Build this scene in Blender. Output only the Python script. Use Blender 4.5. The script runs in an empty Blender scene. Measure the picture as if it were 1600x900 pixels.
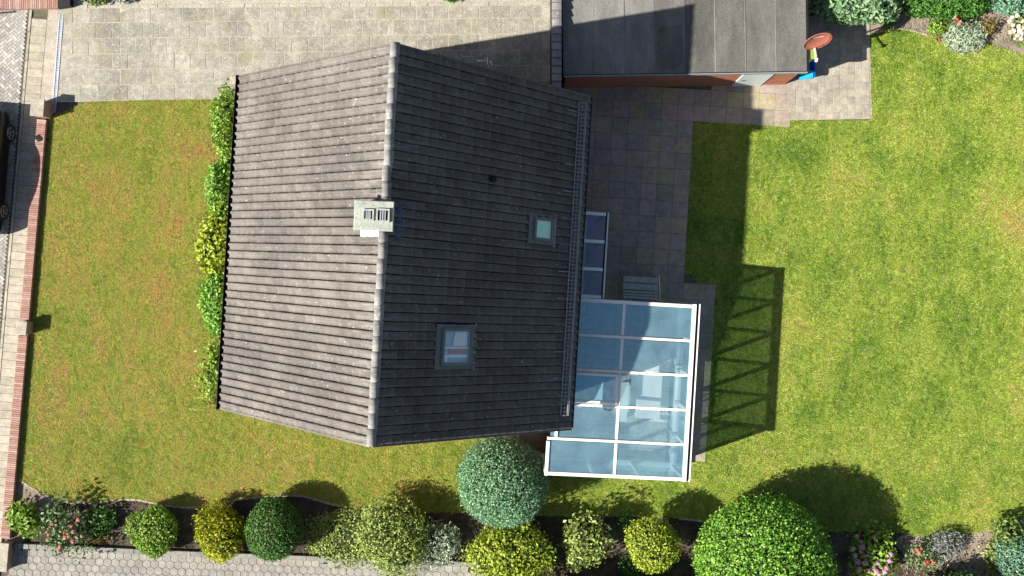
import bpy, math, random
import numpy as np
from mathutils import Vector, Matrix
from mathutils.geometry import tessellate_polygon

sc = bpy.context.scene
COL = sc.collection
R = math.radians
random.seed(7)

# ------------------------------------------------------------------ camera, sky, sun
CAMZ, FPX = 31.1, 1400.0
cam_d = bpy.data.cameras.new("camera")
cam = bpy.data.objects.new("camera", cam_d)
COL.objects.link(cam)
cam.location = (0, 0, CAMZ)
cam_d.sensor_width = 36.0
cam_d.lens = 36.0 * FPX / 1600.0
cam_d.clip_end = 1000.0
sc.camera = cam

SUN = Vector((1.30, 0.455, -1.0)).normalized()          # the way the light travels
elev = math.asin(-SUN.z)
azim = math.atan2(-SUN.x, -SUN.y)                        # towards the sun, clockwise from +Y
world = bpy.data.worlds.new("World")
sc.world = world
world.use_nodes = True
wn = world.node_tree.nodes
sky = wn.new("ShaderNodeTexSky")
sky.sky_type = 'NISHITA'
sky.sun_disc = False
sky.sun_elevation = elev
sky.sun_rotation = azim
sky.air_density = 1.0
sky.dust_density = 1.6
world.node_tree.links.new(sky.outputs[0], wn["Background"].inputs[0])
wn["Background"].inputs[1].default_value = 0.05
sun_d = bpy.data.lights.new("sun", 'SUN')
sun_d.energy = 5.0
sun_d.angle = R(0.5)
sun_d.color = (1.0, 0.95, 0.86)
sun = bpy.data.objects.new("sun", sun_d)
COL.objects.link(sun)
sun.rotation_euler = SUN.to_track_quat('-Z', 'Y').to_euler()
sun.location = (-20, -7, 25)
vs = sc.view_settings
vs.view_transform = 'Standard'
vs.look = 'None'
vs.exposure = 1.1
vs.gamma = 1.0
vs.use_curve_mapping = False
sc.cycles.max_bounces = 8
sc.cycles.transparent_max_bounces = 16
sc.cycles.use_denoising = True

# ------------------------------------------------------------------ helpers
def U(px, py, z=0.0):
    """The point at height z that the photograph's pixel (px, py) looks at."""
    k = (CAMZ - z) / FPX
    return Vector(((px - 800) * k, (450 - py) * k, z))

def tag(o, label=None, cat=None, group=None, kind=None):
    if label: o["label"] = label
    if cat: o["category"] = cat
    if group: o["group"] = group
    if kind: o["kind"] = kind
    return o

def empty(name, loc=(0, 0, 0), label=None, cat=None, group=None):
    o = bpy.data.objects.new(name, None)
    COL.objects.link(o)
    o.location = loc
    o.empty_display_size = 0.2
    return tag(o, label, cat, group)

def origin(o):
    v = Vector((0, 0, 0))
    while o is not None:
        v += o.location
        o = o.parent
    return v

def link(name, me, parent=None, kind=None):
    o = bpy.data.objects.new(name, me)
    COL.objects.link(o)
    if parent: o.parent = parent
    if kind: o["kind"] = kind
    return o

class MB:
    """Collects shapes in world coordinates; build() links them as one mesh."""
    def __init__(s):
        s.v, s.f, s.sm = [], [], []
    def add(s, vs_, fs_, smooth=False):
        n = len(s.v)
        s.v += [tuple(p) for p in vs_]
        s.f += [tuple(i + n for i in f) for f in fs_]
        s.sm += [smooth] * len(fs_)
        return s
    def prism(s, poly, z0, z1, bottom=False):
        n = len(poly)
        a = sum(poly[i][0] * poly[(i + 1) % n][1] - poly[(i + 1) % n][0] * poly[i][1] for i in range(n))
        if a < 0: poly = poly[::-1]
        vs_ = [(p[0], p[1], z0) for p in poly] + [(p[0], p[1], z1) for p in poly]
        fs_ = [(i, (i + 1) % n, n + (i + 1) % n, n + i) for i in range(n)]
        fs_.append(tuple(range(n, 2 * n)))
        if bottom: fs_.append(tuple(range(n - 1, -1, -1)))
        return s.add(vs_, fs_)
    def hexa(s, b, t):
        """b, t: four points each, counter-clockwise seen from the side of t."""
        return s.add(list(b) + list(t), [(0, 1, 5, 4), (1, 2, 6, 5), (2, 3, 7, 6), (3, 0, 4, 7), (4, 5, 6, 7), (3, 2, 1, 0)])
    def obox(s, c, ex, ey, ez):
        c, ex, ey, ez = Vector(c), Vector(ex), Vector(ey), Vector(ez)
        q = [(-1, -1), (1, -1), (1, 1), (-1, 1)]
        return s.hexa([c + ex * a + ey * b - ez for a, b in q], [c + ex * a + ey * b + ez for a, b in q])
    def bar(s, p, q, w, h, up=(0, 0, 1)):
        p, q, up = Vector(p), Vector(q), Vector(up)
        d = q - p
        x = d.normalized()
        y = up.cross(x)
        if y.length < 1e-5: y = Vector((1, 0, 0))
        y.normalize()
        z = x.cross(y)
        return s.obox((p + q) / 2, d / 2, y * w / 2, z * h / 2)
    def tube(s, pts, r, n=8, caps=True):
        pts = [Vector(p) for p in pts]
        rs = r if isinstance(r, (list, tuple)) else [r] * len(pts)
        vs_, fs_ = [], []
        for i, p in enumerate(pts):
            d = (pts[min(i + 1, len(pts) - 1)] - pts[max(i - 1, 0)]).normalized()
            a = d.orthogonal().normalized()
            b = d.cross(a)
            for k in range(n):
                t = 2 * math.pi * k / n
                vs_.append(p + (a * math.cos(t) + b * math.sin(t)) * rs[i])
        for i in range(len(pts) - 1):
            for k in range(n):
                fs_.append((i * n + k, i * n + (k + 1) % n, (i + 1) * n + (k + 1) % n, (i + 1) * n + k))
        if caps:
            fs_.append(tuple(range(n - 1, -1, -1)))
            fs_.append(tuple(range((len(pts) - 1) * n, len(pts) * n)))
        return s.add(vs_, fs_, True)
    def lathe(s, c, prof, n=20, sx=1.0, sy=1.0):
        c = Vector(c)
        vs_, fs_ = [], []
        for r, z in prof:
            for k in range(n):
                t = 2 * math.pi * k / n
                vs_.append(c + Vector((r * sx * math.cos(t), r * sy * math.sin(t), z)))
        for i in range(len(prof) - 1):
            for k in range(n):
                fs_.append((i * n + k, i * n + (k + 1) % n, (i + 1) * n + (k + 1) % n, (i + 1) * n + k))
        fs_.append(tuple(range((len(prof) - 1) * n, len(prof) * n)))
        return s.add(vs_, fs_, True)
    def mesh(s, name, mat, off=Vector((0, 0, 0))):
        me = bpy.data.meshes.new(name)
        me.from_pydata([(p[0] - off.x, p[1] - off.y, p[2] - off.z) for p in s.v], [], s.f)
        me.polygons.foreach_set("use_smooth", s.sm)
        me.materials.append(mat)
        me.update()
        return me
    def build(s, name, mat, parent=None, kind=None, loc=None, bevel=0.0):
        base = origin(parent) if parent else Vector((0, 0, 0))
        loc = Vector(loc) if loc is not None else base
        o = link(name, s.mesh(name, mat, loc), parent, kind)
        o.location = loc - base
        if bevel:
            b = o.modifiers.new("edge", 'BEVEL')
            b.width = bevel
            b.segments = 1
            b.limit_method = 'ANGLE'
        return o

def sheet(name, poly, z, mat, parent=None, kind=None):
    pts = [Vector((p[0], p[1], 0)) for p in poly]
    fs_ = []
    for t in tessellate_polygon([pts]):
        a, b, c = (pts[i] for i in t)
        fs_.append(t if (b - a).cross(c - a).z > 0 else (t[0], t[2], t[1]))
    m = MB().add([(p.x, p.y, z) for p in pts], fs_)
    return m.build(name, mat, parent, kind)

def inside(x, y, poly):
    c = False
    j = len(poly) - 1
    for i in range(len(poly)):
        xi, yi, xj, yj = poly[i][0], poly[i][1], poly[j][0], poly[j][1]
        if (yi > y) != (yj > y) and x < (xj - xi) * (y - yi) / (yj - yi) + xi: c = not c
        j = i
    return c

def PX(*pts, z=0.0):
    return [U(a, b, z).xy.to_tuple() for a, b in pts]

def smooth_line(pts, n=6):
    out = []
    for i in range(len(pts) - 1):
        p0, p1, p2, p3 = (np.array(pts[max(0, min(len(pts) - 1, i + k))], float) for k in (-1, 0, 1, 2))
        for k in range(n):
            t = k / n
            out.append(tuple(0.5 * (2 * p1 + (p2 - p0) * t + (2 * p0 - 5 * p1 + 4 * p2 - p3) * t * t + (3 * p1 - p0 - 3 * p2 + p3) * t ** 3)))
    out.append(tuple(pts[-1]))
    return out

# ------------------------------------------------------------------ materials
class NT:
    def __init__(s, name):
        s.m = bpy.data.materials.new(name)
        s.m.use_nodes = True
        s.t = s.m.node_tree
        s.n = s.t.nodes
        s.b = s.n["Principled BSDF"]
        s.out = s.n["Material Output"]
        s.geo = None
    def l(s, a, b): s.t.links.new(a, b)
    def pos(s):
        if s.geo is None: s.geo = s.n.new("ShaderNodeNewGeometry")
        return s.geo.outputs["Position"]
    def island(s):
        s.pos()
        return s.geo.outputs["Random Per Island"]
    def noise(s, scale, detail=4, rough=0.6, stretch=None, vec=None, w=0):
        n = s.n.new("ShaderNodeTexNoise")
        n.inputs["Scale"].default_value = scale
        n.inputs["Detail"].default_value = detail
        n.inputs["Roughness"].default_value = rough
        v = vec or s.pos()
        if stretch or w:
            mp = s.n.new("ShaderNodeMapping")
            if stretch: mp.inputs["Scale"].default_value = stretch
            mp.inputs["Location"].default_value = (w, w * 0.7, w * 0.3)
            s.l(v, mp.inputs["Vector"])
            v = mp.outputs[0]
        s.l(v, n.inputs["Vector"])
        return n.outputs["Fac"]
    def ramp(s, fac, stops, interp='LINEAR'):
        r = s.n.new("ShaderNodeValToRGB")
        r.color_ramp.interpolation = interp
        e = r.color_ramp.elements
        while len(e) < len(stops): e.new(0.5)
        for i, (p, c) in enumerate(stops):
            e[i].position = p
            e[i].color = (c, c, c, 1) if isinstance(c, (int, float)) else (*c, 1)
        s.l(fac, r.inputs[0])
        return r.outputs[0]
    def mix(s, a, b, fac, mode='MIX'):
        x = s.n.new("ShaderNodeMix")
        x.data_type = 'RGBA'
        x.blend_type = mode
        for sock, v in ((x.inputs[6], a), (x.inputs[7], b), (x.inputs[0], fac)):
            if isinstance(v, (int, float)): sock.default_value = v if sock == x.inputs[0] else (v, v, v, 1)
            elif isinstance(v, tuple): sock.default_value = (*v, 1)
            else: s.l(v, sock)
        return x.outputs[2]
    def math(s, op, a, b=0.0):
        x = s.n.new("ShaderNodeMath")
        x.operation = op
        for i, v in enumerate((a, b)):
            if isinstance(v, (int, float)): x.inputs[i].default_value = v
            else: s.l(v, x.inputs[i])
        return x.outputs[0]
    def rand(s):
        return s.n.new("ShaderNodeObjectInfo").outputs["Random"]
    def color(s, c): 
        if isinstance(c, tuple): s.b.inputs["Base Color"].default_value = (*c, 1)
        else: s.l(c, s.b.inputs["Base Color"])
    def bump(s, h, strength=0.5, dist=0.02):
        b = s.n.new("ShaderNodeBump")
        b.inputs["Strength"].default_value = strength
        b.inputs["Distance"].default_value = dist
        s.l(h, b.inputs["Height"])
        s.l(b.outputs[0], s.b.inputs["Normal"])
    def fin(s, rough=0.8, spec=0.3, metal=0.0):
        s.b.inputs["Roughness"].default_value = rough
        s.b.inputs["Specular IOR Level"].default_value = spec
        s.b.inputs["Metallic"].default_value = metal
        return s.m

def plain(name, col, rough=0.6, spec=0.4, metal=0.0, var=0.18, scale=6.0):
    t = NT(name)
    lo = tuple(c * (1 - var) for c in col)
    hi = tuple(min(1, c * (1 + var)) for c in col)
    f = t.noise(scale, 5, 0.65)
    t.color(t.ramp(f, [(0.3, lo), (0.7, hi)]))
    t.bump(t.noise(scale * 8, 3), 0.15, 0.005)
    return t.fin(rough, spec, metal)

def slab_mat(name, tints, speck=0.35, dark=0.55, fine=30.0, rough=0.9, moss=None, stain=0.5):
    t = NT(name)
    n = len(tints)
    c = t.ramp(t.rand(), [(i / n, x) for i, x in enumerate(tints)], 'CONSTANT')
    c = t.mix(c, t.ramp(t.noise(0.55, 5, 0.65), [(0.32, dark), (0.62, 1.0)]), stain, 'MULTIPLY')
    c = t.mix(c, t.ramp(t.noise(5.0, 4, 0.7, w=3), [(0.3, 0.62), (0.65, 1.1)]), 0.75, 'MULTIPLY')
    c = t.mix(c, t.ramp(t.noise(fine, 3, 0.7), [(0.35, 0.55), (0.6, 1.1)]), 0.6, 'MULTIPLY')
    sp = t.ramp(t.noise(16, 2, 0.6, w=9), [(0.62, 0.0), (0.72, 1.0)])
    c = t.mix(c, (0.62, 0.58, 0.48), t.math('MULTIPLY', sp, speck))
    if moss:
        mk = t.ramp(t.noise(0.8, 4, 0.7, w=21), [(0.5, 0.0), (0.68, 1.0)])
        c = t.mix(c, moss, t.math('MULTIPLY', mk, 0.5))
    t.color(c)
    t.bump(t.noise(fine * 1.5, 4, 0.7), 0.5, 0.01)
    return t.fin(rough, 0.2)

def leaf_mat(name, cols, trans=0.25, rough=0.5, spec=0.35):
    t = NT(name)
    f = t.math('ADD', t.math('MULTIPLY', t.island(), 0.75), t.math('MULTIPLY', t.noise(3.0, 2), 0.25))
    n = len(cols) - 1
    c = t.ramp(f, [(0.08 + 0.84 * i / n, x) for i, x in enumerate(cols)])
    t.color(c)
    t.fin(rough, spec)
    tr = t.n.new("ShaderNodeBsdfTranslucent")
    t.l(c, tr.inputs["Color"])
    mx = t.n.new("ShaderNodeMixShader")
    mx.inputs[0].default_value = trans
    t.l(t.b.outputs[0], mx.inputs[1])
    t.l(tr.outputs[0], mx.inputs[2])
    t.l(mx.outputs[0], t.out.inputs["Surface"])
    return t.m

def glass_mat(name, tint, gloss=0.12, sky_veil=0.0, sky_veil_col=(0.5, 0.6, 0.65), refl=(0.8, 0.92, 1.0)):
    t = NT(name)
    t.n.remove(t.b)
    tr = t.n.new("ShaderNodeBsdfTransparent")
    tr.inputs[0].default_value = (*tint, 1)
    gl = t.n.new("ShaderNodeBsdfGlossy")
    gl.inputs["Roughness"].default_value = 0.02
    gl.inputs["Color"].default_value = (*refl, 1)
    lw = t.n.new("ShaderNodeLayerWeight")
    lw.inputs[0].default_value = 0.5
    f = t.math('MINIMUM', t.math('ADD', t.math('MULTIPLY', t.math('POWER', lw.outputs["Facing"], 4.0), 0.8), gloss + 0.03), 1.0)
    mx = t.n.new("ShaderNodeMixShader")
    t.l(f, mx.inputs[0])
    t.l(tr.outputs[0], mx.inputs[1])
    t.l(gl.outputs[0], mx.inputs[2])
    res = mx.outputs[0]
    if sky_veil:  # milky blue diffuse layer, paints reflected sky into the glass
        df = t.n.new("ShaderNodeBsdfDiffuse")
        df.inputs[0].default_value = (*sky_veil_col, 1)
        m2 = t.n.new("ShaderNodeMixShader")
        t.l(t.ramp(t.noise(1.3, 4, 0.6), [(0.2, sky_veil * 0.6), (0.8, sky_veil * 1.4)]), m2.inputs[0])
        t.l(res, m2.inputs[1])
        t.l(df.outputs[0], m2.inputs[2])
        res = m2.outputs[0]
    t.l(res, t.out.inputs["Surface"])
    return t.m

def grass_colors(t, lift=1.0):
    """Lush to parched turf; the turf west of the house is drier, with a few worn and a few lush spots."""
    sx = t.n.new("ShaderNodeSeparateXYZ")
    t.l(t.pos(), sx.inputs[0])
    mr = t.n.new("ShaderNodeMapRange")
    mr.inputs[1].default_value = -5.0
    mr.inputs[2].default_value = 5.0
    mr.inputs[3].default_value = 1.0
    mr.inputs[4].default_value = 0.0
    t.l(sx.outputs[0], mr.inputs[0])
    dry = mr.outputs[0]
    big = t.noise(0.30, 4, 0.6)
    mid = t.noise(1.5, 4, 0.7, w=5, stretch=(1.0, 0.45, 1.0))
    fine = t.noise(7.0, 3, 0.7, w=11, stretch=(1.0, 0.55, 1.0))
    f = t.math('ADD', t.math('MULTIPLY', big, 0.36), t.math('ADD', t.math('MULTIPLY', mid, 0.34), t.math('MULTIPLY', fine, 0.30)))
    f = t.math('ADD', f, t.math('MULTIPLY', t.math('SUBTRACT', dry, 0.5), 0.055))
    for (px, py, r, amt) in ((1585, 330, 70, 0.07), (205, 728, 60, -0.075), (1262, 245, 45, -0.05), (1400, 470, 170, -0.025), (1420, 640, 90, -0.02), (590, 742, 60, -0.03),
                             (240, 480, 120, 0.03), (230, 240, 110, 0.03), (190, 390, 60, 0.02), (1290, 300, 60, 0.02), (1230, 745, 25, 0.07), (330, 560, 60, 0.02), (1585, 640, 60, 0.03)):
        d = t.n.new("ShaderNodeVectorMath")
        d.operation = 'DISTANCE'
        t.l(t.pos(), d.inputs[0])
        d.inputs[1].default_value = U(px, py)
        m = t.n.new("ShaderNodeMapRange")
        m.interpolation_type = 'SMOOTHSTEP'
        m.inputs[1].default_value = 0.0
        m.inputs[2].default_value = r * 1.3 / 45
        m.inputs[3].default_value = amt
        m.inputs[4].default_value = 0.0
        t.l(d.outputs["Value"], m.inputs[0])
        f = t.math('ADD', f, m.outputs[0])
    L = lambda r, g, b: (r * lift, g * lift, b * lift)
    c = t.ramp(f, [(0.37, L(0.18, 0.32, 0.035)), (0.45, L(0.33, 0.45, 0.060)), (0.52, L(0.45, 0.53, 0.092)), (0.59, L(0.54, 0.51, 0.13)), (0.655, L(0.60, 0.40, 0.14))])
    grain = t.noise(24.0, 2, 0.6, w=17)
    c = t.mix(c, t.ramp(grain, [(0.30, 0.6), (0.5, 1.0), (0.70, 1.35)]), 0.85, 'MULTIPLY')
    return c, dry

def grass_blade_mat():
    t = NT("grass_blades")
    c, dry = grass_colors(t, 1.0)
    r = t.ramp(t.rand(), [(0.0, 0.5), (0.5, 0.95), (1.0, 1.6)])
    c = t.mix(c, r, 1.0, 'MULTIPLY')
    straw = t.ramp(t.math('ADD', t.rand(), t.math('MULTIPLY', dry, 0.10)), [(0.85, 0.0), (0.95, 0.8)])
    sc_ = t.mix((0.58, 0.54, 0.26), (0.66, 0.37, 0.15), dry)
    c = t.mix(c, sc_, straw)
    t.color(c)
    t.fin(0.6, 0.25)
    tr = t.n.new("ShaderNodeBsdfTranslucent")
    t.l(c, tr.inputs["Color"])
    mx = t.n.new("ShaderNodeMixShader")
    mx.inputs[0].default_value = 0.42
    t.l(t.b.outputs[0], mx.inputs[1])
    t.l(tr.outputs[0], mx.inputs[2])
    t.l(mx.outputs[0], t.out.inputs["Surface"])
    return t.m

def turf_mat():
    t = NT("turf")
    c, _ = grass_colors(t, 0.8)
    t.color(c)
    t.bump(t.noise(40, 4, 0.8), 0.8, 0.03)
    return t.fin(1.0, 0.1)

def soil_mat(name, a, b, c3):
    t = NT(name)
    c = t.ramp(t.noise(1.2, 6, 0.75), [(0.3, a), (0.5, b), (0.68, c3)])
    c = t.mix(c, t.ramp(t.noise(25, 3, 0.8), [(0.35, 0.5), (0.65, 1.25)]), 0.8, 'MULTIPLY')
    t.color(c)
    t.bump(t.noise(22, 5, 0.8), 0.9, 0.04)
    return t.fin(1.0, 0.1)

def tile_mat(name, lo, hi, lichen, amount):
    t = NT(name)
    c = t.ramp(t.noise(3.2, 4, 0.7), [(0.3, lo), (0.7, hi)])
    c = t.mix(c, t.ramp(t.noise(0.5, 4, 0.6, w=4), [(0.35, 0.72), (0.65, 1.15)]), 0.8, 'MULTIPLY')
    own = t.math('FRACT', t.math('ADD', t.island(), t.rand()))
    c = t.mix(c, t.ramp(own, [(0.0, 0.84), (0.5, 1.0), (1.0, 1.12)]), 1.0, 'MULTIPLY')
    sp = t.ramp(t.noise(11, 2, 0.5, w=31), [(0.70, 0.0), (0.75, 1.0)])
    c = t.mix(c, lichen, t.math('MULTIPLY', sp, 0.9))
    sx = t.n.new("ShaderNodeSeparateXYZ")
    t.l(t.pos(), sx.inputs[0])
    hi_ = t.n.new("ShaderNodeMapRange")
    hi_.inputs[1].default_value, hi_.inputs[2].default_value = 7.9, 8.7
    t.l(sx.outputs[2], hi_.inputs[0])
    run = t.ramp(t.noise(2.2, 4, 0.7, stretch=(0.6, 3.5, 0.6), w=51), [(0.48, 0.0), (0.70, 0.4)])
    c = t.mix(c, lichen, t.math('MULTIPLY', hi_.outputs[0], run))
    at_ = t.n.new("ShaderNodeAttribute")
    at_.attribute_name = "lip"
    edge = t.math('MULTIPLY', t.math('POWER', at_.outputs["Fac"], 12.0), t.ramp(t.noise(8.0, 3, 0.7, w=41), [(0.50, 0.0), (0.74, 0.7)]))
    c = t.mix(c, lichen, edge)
    c = t.mix(c, t.ramp(t.noise(45, 3, 0.7), [(0.35, 0.7), (0.65, 1.15)]), 0.6, 'MULTIPLY')
    lk = t.ramp(t.math('ADD', t.math('MULTIPLY', t.noise(9, 3, 0.7, w=2), 0.65), t.math('MULTIPLY', t.noise(0.7, 3, 0.6, w=14), 0.35)), [(0.54, 0.0), (0.68, 1.0)])
    c = t.mix(c, lichen, t.math('MULTIPLY', lk, amount))
    t.color(c)
    t.bump(t.noise(70, 3, 0.7), 0.3, 0.006)
    return t.fin(0.8, 0.25)

def brick_mat(name, a, b, mortar, rot=0.0):
    t = NT(name)
    tc = t.n.new("ShaderNodeTexCoord")
    mp = t.n.new("ShaderNodeMapping")
    mp.inputs["Rotation"].default_value = (R(90), 0, rot)
    t.l(t.pos(), mp.inputs["Vector"])
    bt = t.n.new("ShaderNodeTexBrick")
    bt.inputs["Scale"].default_value = 1.0
    bt.inputs["Brick Width"].default_value = 0.25
    bt.inputs["Row Height"].default_value = 0.083
    bt.inputs["Mortar Size"].default_value = 0.006
    bt.inputs["Color1"].default_value = (*a, 1)
    bt.inputs["Color2"].default_value = (*b, 1)
    bt.inputs["Mortar"].default_value = (*mortar, 1)
    t.l(mp.outputs[0], bt.inputs["Vector"])
    c = t.mix(bt.outputs["Color"], t.ramp(t.noise(14, 4, 0.7), [(0.3, 0.65), (0.7, 1.2)]), 0.7, 'MULTIPLY')
    t.color(c)
    t.bump(t.noise(50, 3), 0.3, 0.005)
    return t.fin(0.9, 0.2)

MAT = dict(
    blades=grass_blade_mat(), turf=turf_mat(),
    ground=soil_mat("bare_soil", (0.10, 0.085, 0.065), (0.16, 0.135, 0.105), (0.24, 0.21, 0.165)),
    bed=soil_mat("bed_soil", (0.035, 0.028, 0.021), (0.085, 0.068, 0.052), (0.19, 0.155, 0.12)),  # humus brown, darkened further in colour for the plants' shade
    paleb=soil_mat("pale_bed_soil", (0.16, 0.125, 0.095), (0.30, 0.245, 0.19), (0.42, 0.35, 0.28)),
    joint=soil_mat("joint_sand", (0.36, 0.34, 0.27), (0.45, 0.42, 0.345), (0.54, 0.51, 0.42)),
    jointdk=soil_mat("dark_joint", (0.09, 0.085, 0.06), (0.14, 0.13, 0.09), (0.20, 0.19, 0.14)),
    drive=slab_mat("driveway_slab", [(0.395, 0.37, 0.31), (0.42, 0.395, 0.33), (0.375, 0.352, 0.295), (0.43, 0.403, 0.338), (0.415, 0.38, 0.315), (0.385, 0.355, 0.295)], 0.8, 0.5, 20, moss=(0.24, 0.22, 0.12), stain=0.85),
    patio=slab_mat("patio_slab", [(0.41, 0.34, 0.275), (0.37, 0.32, 0.27), (0.43, 0.365, 0.235), (0.40, 0.335, 0.285), (0.45, 0.35, 0.29), (0.35, 0.305, 0.25), (0.42, 0.36, 0.24), (0.36, 0.32, 0.275)], 0.12, 0.7, 34),
    cobble=slab_mat("paving_stone", [(0.40, 0.36, 0.29), (0.45, 0.40, 0.32), (0.36, 0.325, 0.27), (0.43, 0.375, 0.30)], 0.3, 0.7, 34),
    walk=slab_mat("sidewalk_slab", [(0.45, 0.40, 0.32), (0.49, 0.44, 0.35), (0.41, 0.37, 0.29), (0.47, 0.41, 0.34)], 0.3, 0.7, 30),
    hexp=slab_mat("hex_paver", [(0.33, 0.315, 0.28), (0.37, 0.35, 0.31), (0.35, 0.325, 0.285), (0.31, 0.297, 0.268), (0.36, 0.335, 0.30)], 0.25, 0.75, 34),
    kerb=slab_mat("kerb_stone", [(0.30, 0.29, 0.26), (0.26, 0.26, 0.235)], 0.2, 0.7, 34),
    edging=slab_mat("edging_stone", [(0.42, 0.34, 0.25), (0.38, 0.31, 0.23), (0.46, 0.38, 0.28)], 0.2, 0.7, 34),
    clinker=None,
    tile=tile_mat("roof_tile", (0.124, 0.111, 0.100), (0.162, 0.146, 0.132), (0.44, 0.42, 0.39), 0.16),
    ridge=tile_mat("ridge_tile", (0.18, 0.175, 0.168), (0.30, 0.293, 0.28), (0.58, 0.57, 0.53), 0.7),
    coping=tile_mat("coping_tile", (0.20, 0.185, 0.185), (0.33, 0.30, 0.30), (0.45, 0.42, 0.42), 0.4),
    dark=plain("dark_metal", (0.012, 0.0125, 0.014), 0.55, 0.3),
    zinc=plain("weathered_zinc", (0.26, 0.29, 0.31), 0.5, 0.4, 0.2),
    lead=plain("lead_flashing", (0.13, 0.19, 0.23), 0.6, 0.4, 0.2),
    white=plain("white_paint", (0.80, 0.80, 0.78), 0.35, 0.5, var=0.05),
    alu=plain("bare_aluminium", (0.75, 0.76, 0.77), 0.4, 0.5, 0.4, var=0.08),
    cement=slab_mat("chimney_cement", [(0.40, 0.43, 0.37)], 0.5, 0.75, 20),
    render=plain("wall_brick", (0.34, 0.16, 0.11), 0.9, 0.2),
    housebrick=brick_mat("house_brick", (0.27, 0.10, 0.065), (0.33, 0.13, 0.085), (0.33, 0.27, 0.22), R(3.4)),
    brick=brick_mat("garage_brick", (0.34, 0.105, 0.06), (0.42, 0.15, 0.085), (0.36, 0.24, 0.18), R(0.9)),
    wood=plain("grey_wood", (0.42, 0.44, 0.41), 0.8, 0.2, var=0.25, scale=9),
    frame=plain("skylight_frame", (0.13, 0.15, 0.145), 0.5, 0.4),
    door=plain("pale_door", (0.55, 0.60, 0.60), 0.4, 0.4, var=0.06),
    tyre=plain("tyre_rubber", (0.02, 0.02, 0.021), 0.9, 0.2),
    rim=plain("wheel_rim", (0.45, 0.46, 0.48), 0.3, 0.5, 0.7),
    carglass=plain("car_glass", (0.012, 0.014, 0.016), 0.06, 0.6, var=0.02),
    bark=plain("bark", (0.10, 0.07, 0.045), 0.9, 0.2, var=0.3, scale=12),
    pale_floor=slab_mat("pale_floor_tile", [(0.62, 0.60, 0.55), (0.66, 0.64, 0.59)], 0.1, 0.85, 40, 0.4),
    cloth=plain("white_cloth", (0.80, 0.80, 0.76), 0.8, 0.2, var=0.05),
    wicker=plain("dark_wicker", (0.035, 0.03, 0.032), 0.7, 0.3, var=0.3, scale=30),
    mint=plain("mint_blind", (0.40, 0.80, 0.62), 0.6, 0.3, var=0.05, scale=3),
    redcloth=plain("red_cloth", (0.48, 0.10, 0.10), 0.8, 0.2),
    bluegrey=plain("blue_grey_cloth", (0.38, 0.50, 0.60), 0.8, 0.2),
    dish=plain("red_dish_paint", (0.42, 0.13, 0.095), 0.45, 0.4, var=0.08, scale=3),
    cream=plain("cream_plastic", (0.72, 0.68, 0.52), 0.4, 0.4, var=0.06),
    lime=plain("lime_plastic", (0.22, 0.34, 0.06), 0.5, 0.4, var=0.12),
    blue=plain("blue_plastic", (0.008, 0.16, 0.62), 0.4, 0.5, var=0.12),
    channel=plain("drain_steel", (0.50, 0.53, 0.60), 0.45, 0.5, 0.4),
    pane=glass_mat("conservatory_glass", (0.90, 0.97, 0.99), 0.42, 0.17, (0.46, 0.82, 0.96), (0.42, 0.86, 1.0)),
    pane2=glass_mat("lean_to_glass", (0.55, 0.62, 0.75), 0.14, 0.14, (0.28, 0.36, 0.55)),
    wallpane=glass_mat("wall_glass", (0.68, 0.76, 0.77), 0.12),
    skypane=glass_mat("skylight_glass", (0.98, 0.99, 1.0), 0.04),
)

def clinker_mat():
    t = NT("clinker_brick")
    c = t.ramp(t.island(), [(0, (0.30, 0.285, 0.26)), (0.35, (0.36, 0.34, 0.31)), (0.7, (0.41, 0.385, 0.345)), (1, (0.55, 0.52, 0.47))])
    c = t.mix(c, t.ramp(t.noise(0.5, 5, 0.7), [(0.3, 0.6), (0.65, 1.05)]), 0.8, 'MULTIPLY')
    c = t.mix(c, t.ramp(t.noise(40, 3, 0.7), [(0.3, 0.65), (0.65, 1.1)]), 0.6, 'MULTIPLY')
    t.color(c)
    t.bump(t.noise(60, 3), 0.3, 0.006)
    return t.fin(0.9, 0.2)
MAT["clinker"] = clinker_mat()

def redbrick_mat():
    t = NT("coping_brick")
    c = t.ramp(t.rand(), [(0, (0.31, 0.17, 0.135)), (0.4, (0.36, 0.21, 0.17)), (0.75, (0.41, 0.255, 0.21)), (1, (0.46, 0.32, 0.27))])
    c = t.mix(c, t.ramp(t.noise(12, 4, 0.7), [(0.3, 0.7), (0.65, 1.15)]), 0.8, 'MULTIPLY')
    t.color(c)
    t.bump(t.noise(60, 3), 0.3, 0.006)
    return t.fin(0.9, 0.2)
MAT["redbrick"] = redbrick_mat()
MAT["mortar"] = plain("mortar", (0.30, 0.22, 0.18), 0.95, 0.1)

def felt_mat(name, k):
    t = NT(name)
    c = t.ramp(t.noise(1.1, 6, 0.75, stretch=(1.6, 0.5, 1)), [(0.3, (0.17 * k, 0.163 * k, 0.15 * k)), (0.5, (0.25 * k, 0.24 * k, 0.22 * k)), (0.7, (0.36 * k, 0.345 * k, 0.31 * k))])
    c = t.mix(c, t.ramp(t.noise(30, 4, 0.8), [(0.35, 0.55), (0.62, 1.2)]), 0.7, 'MULTIPLY')
    c = t.mix(c, t.ramp(t.rand(), [(0, 0.72), (1, 1.2)]), 1.0, 'MULTIPLY')
    sp = t.ramp(t.noise(22, 2, 0.6, w=9), [(0.63, 0.0), (0.72, 1.0)])
    c = t.mix(c, (0.34, 0.33, 0.29), t.math('MULTIPLY', sp, 0.5))
    t.color(c)
    t.bump(t.noise(60, 4, 0.8), 0.5, 0.008)
    return t.fin(0.9, 0.2)
MAT["felt"] = felt_mat("roofing_felt", 0.72)
MAT["feltold"] = felt_mat("old_roofing_felt", 0.50)
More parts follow.
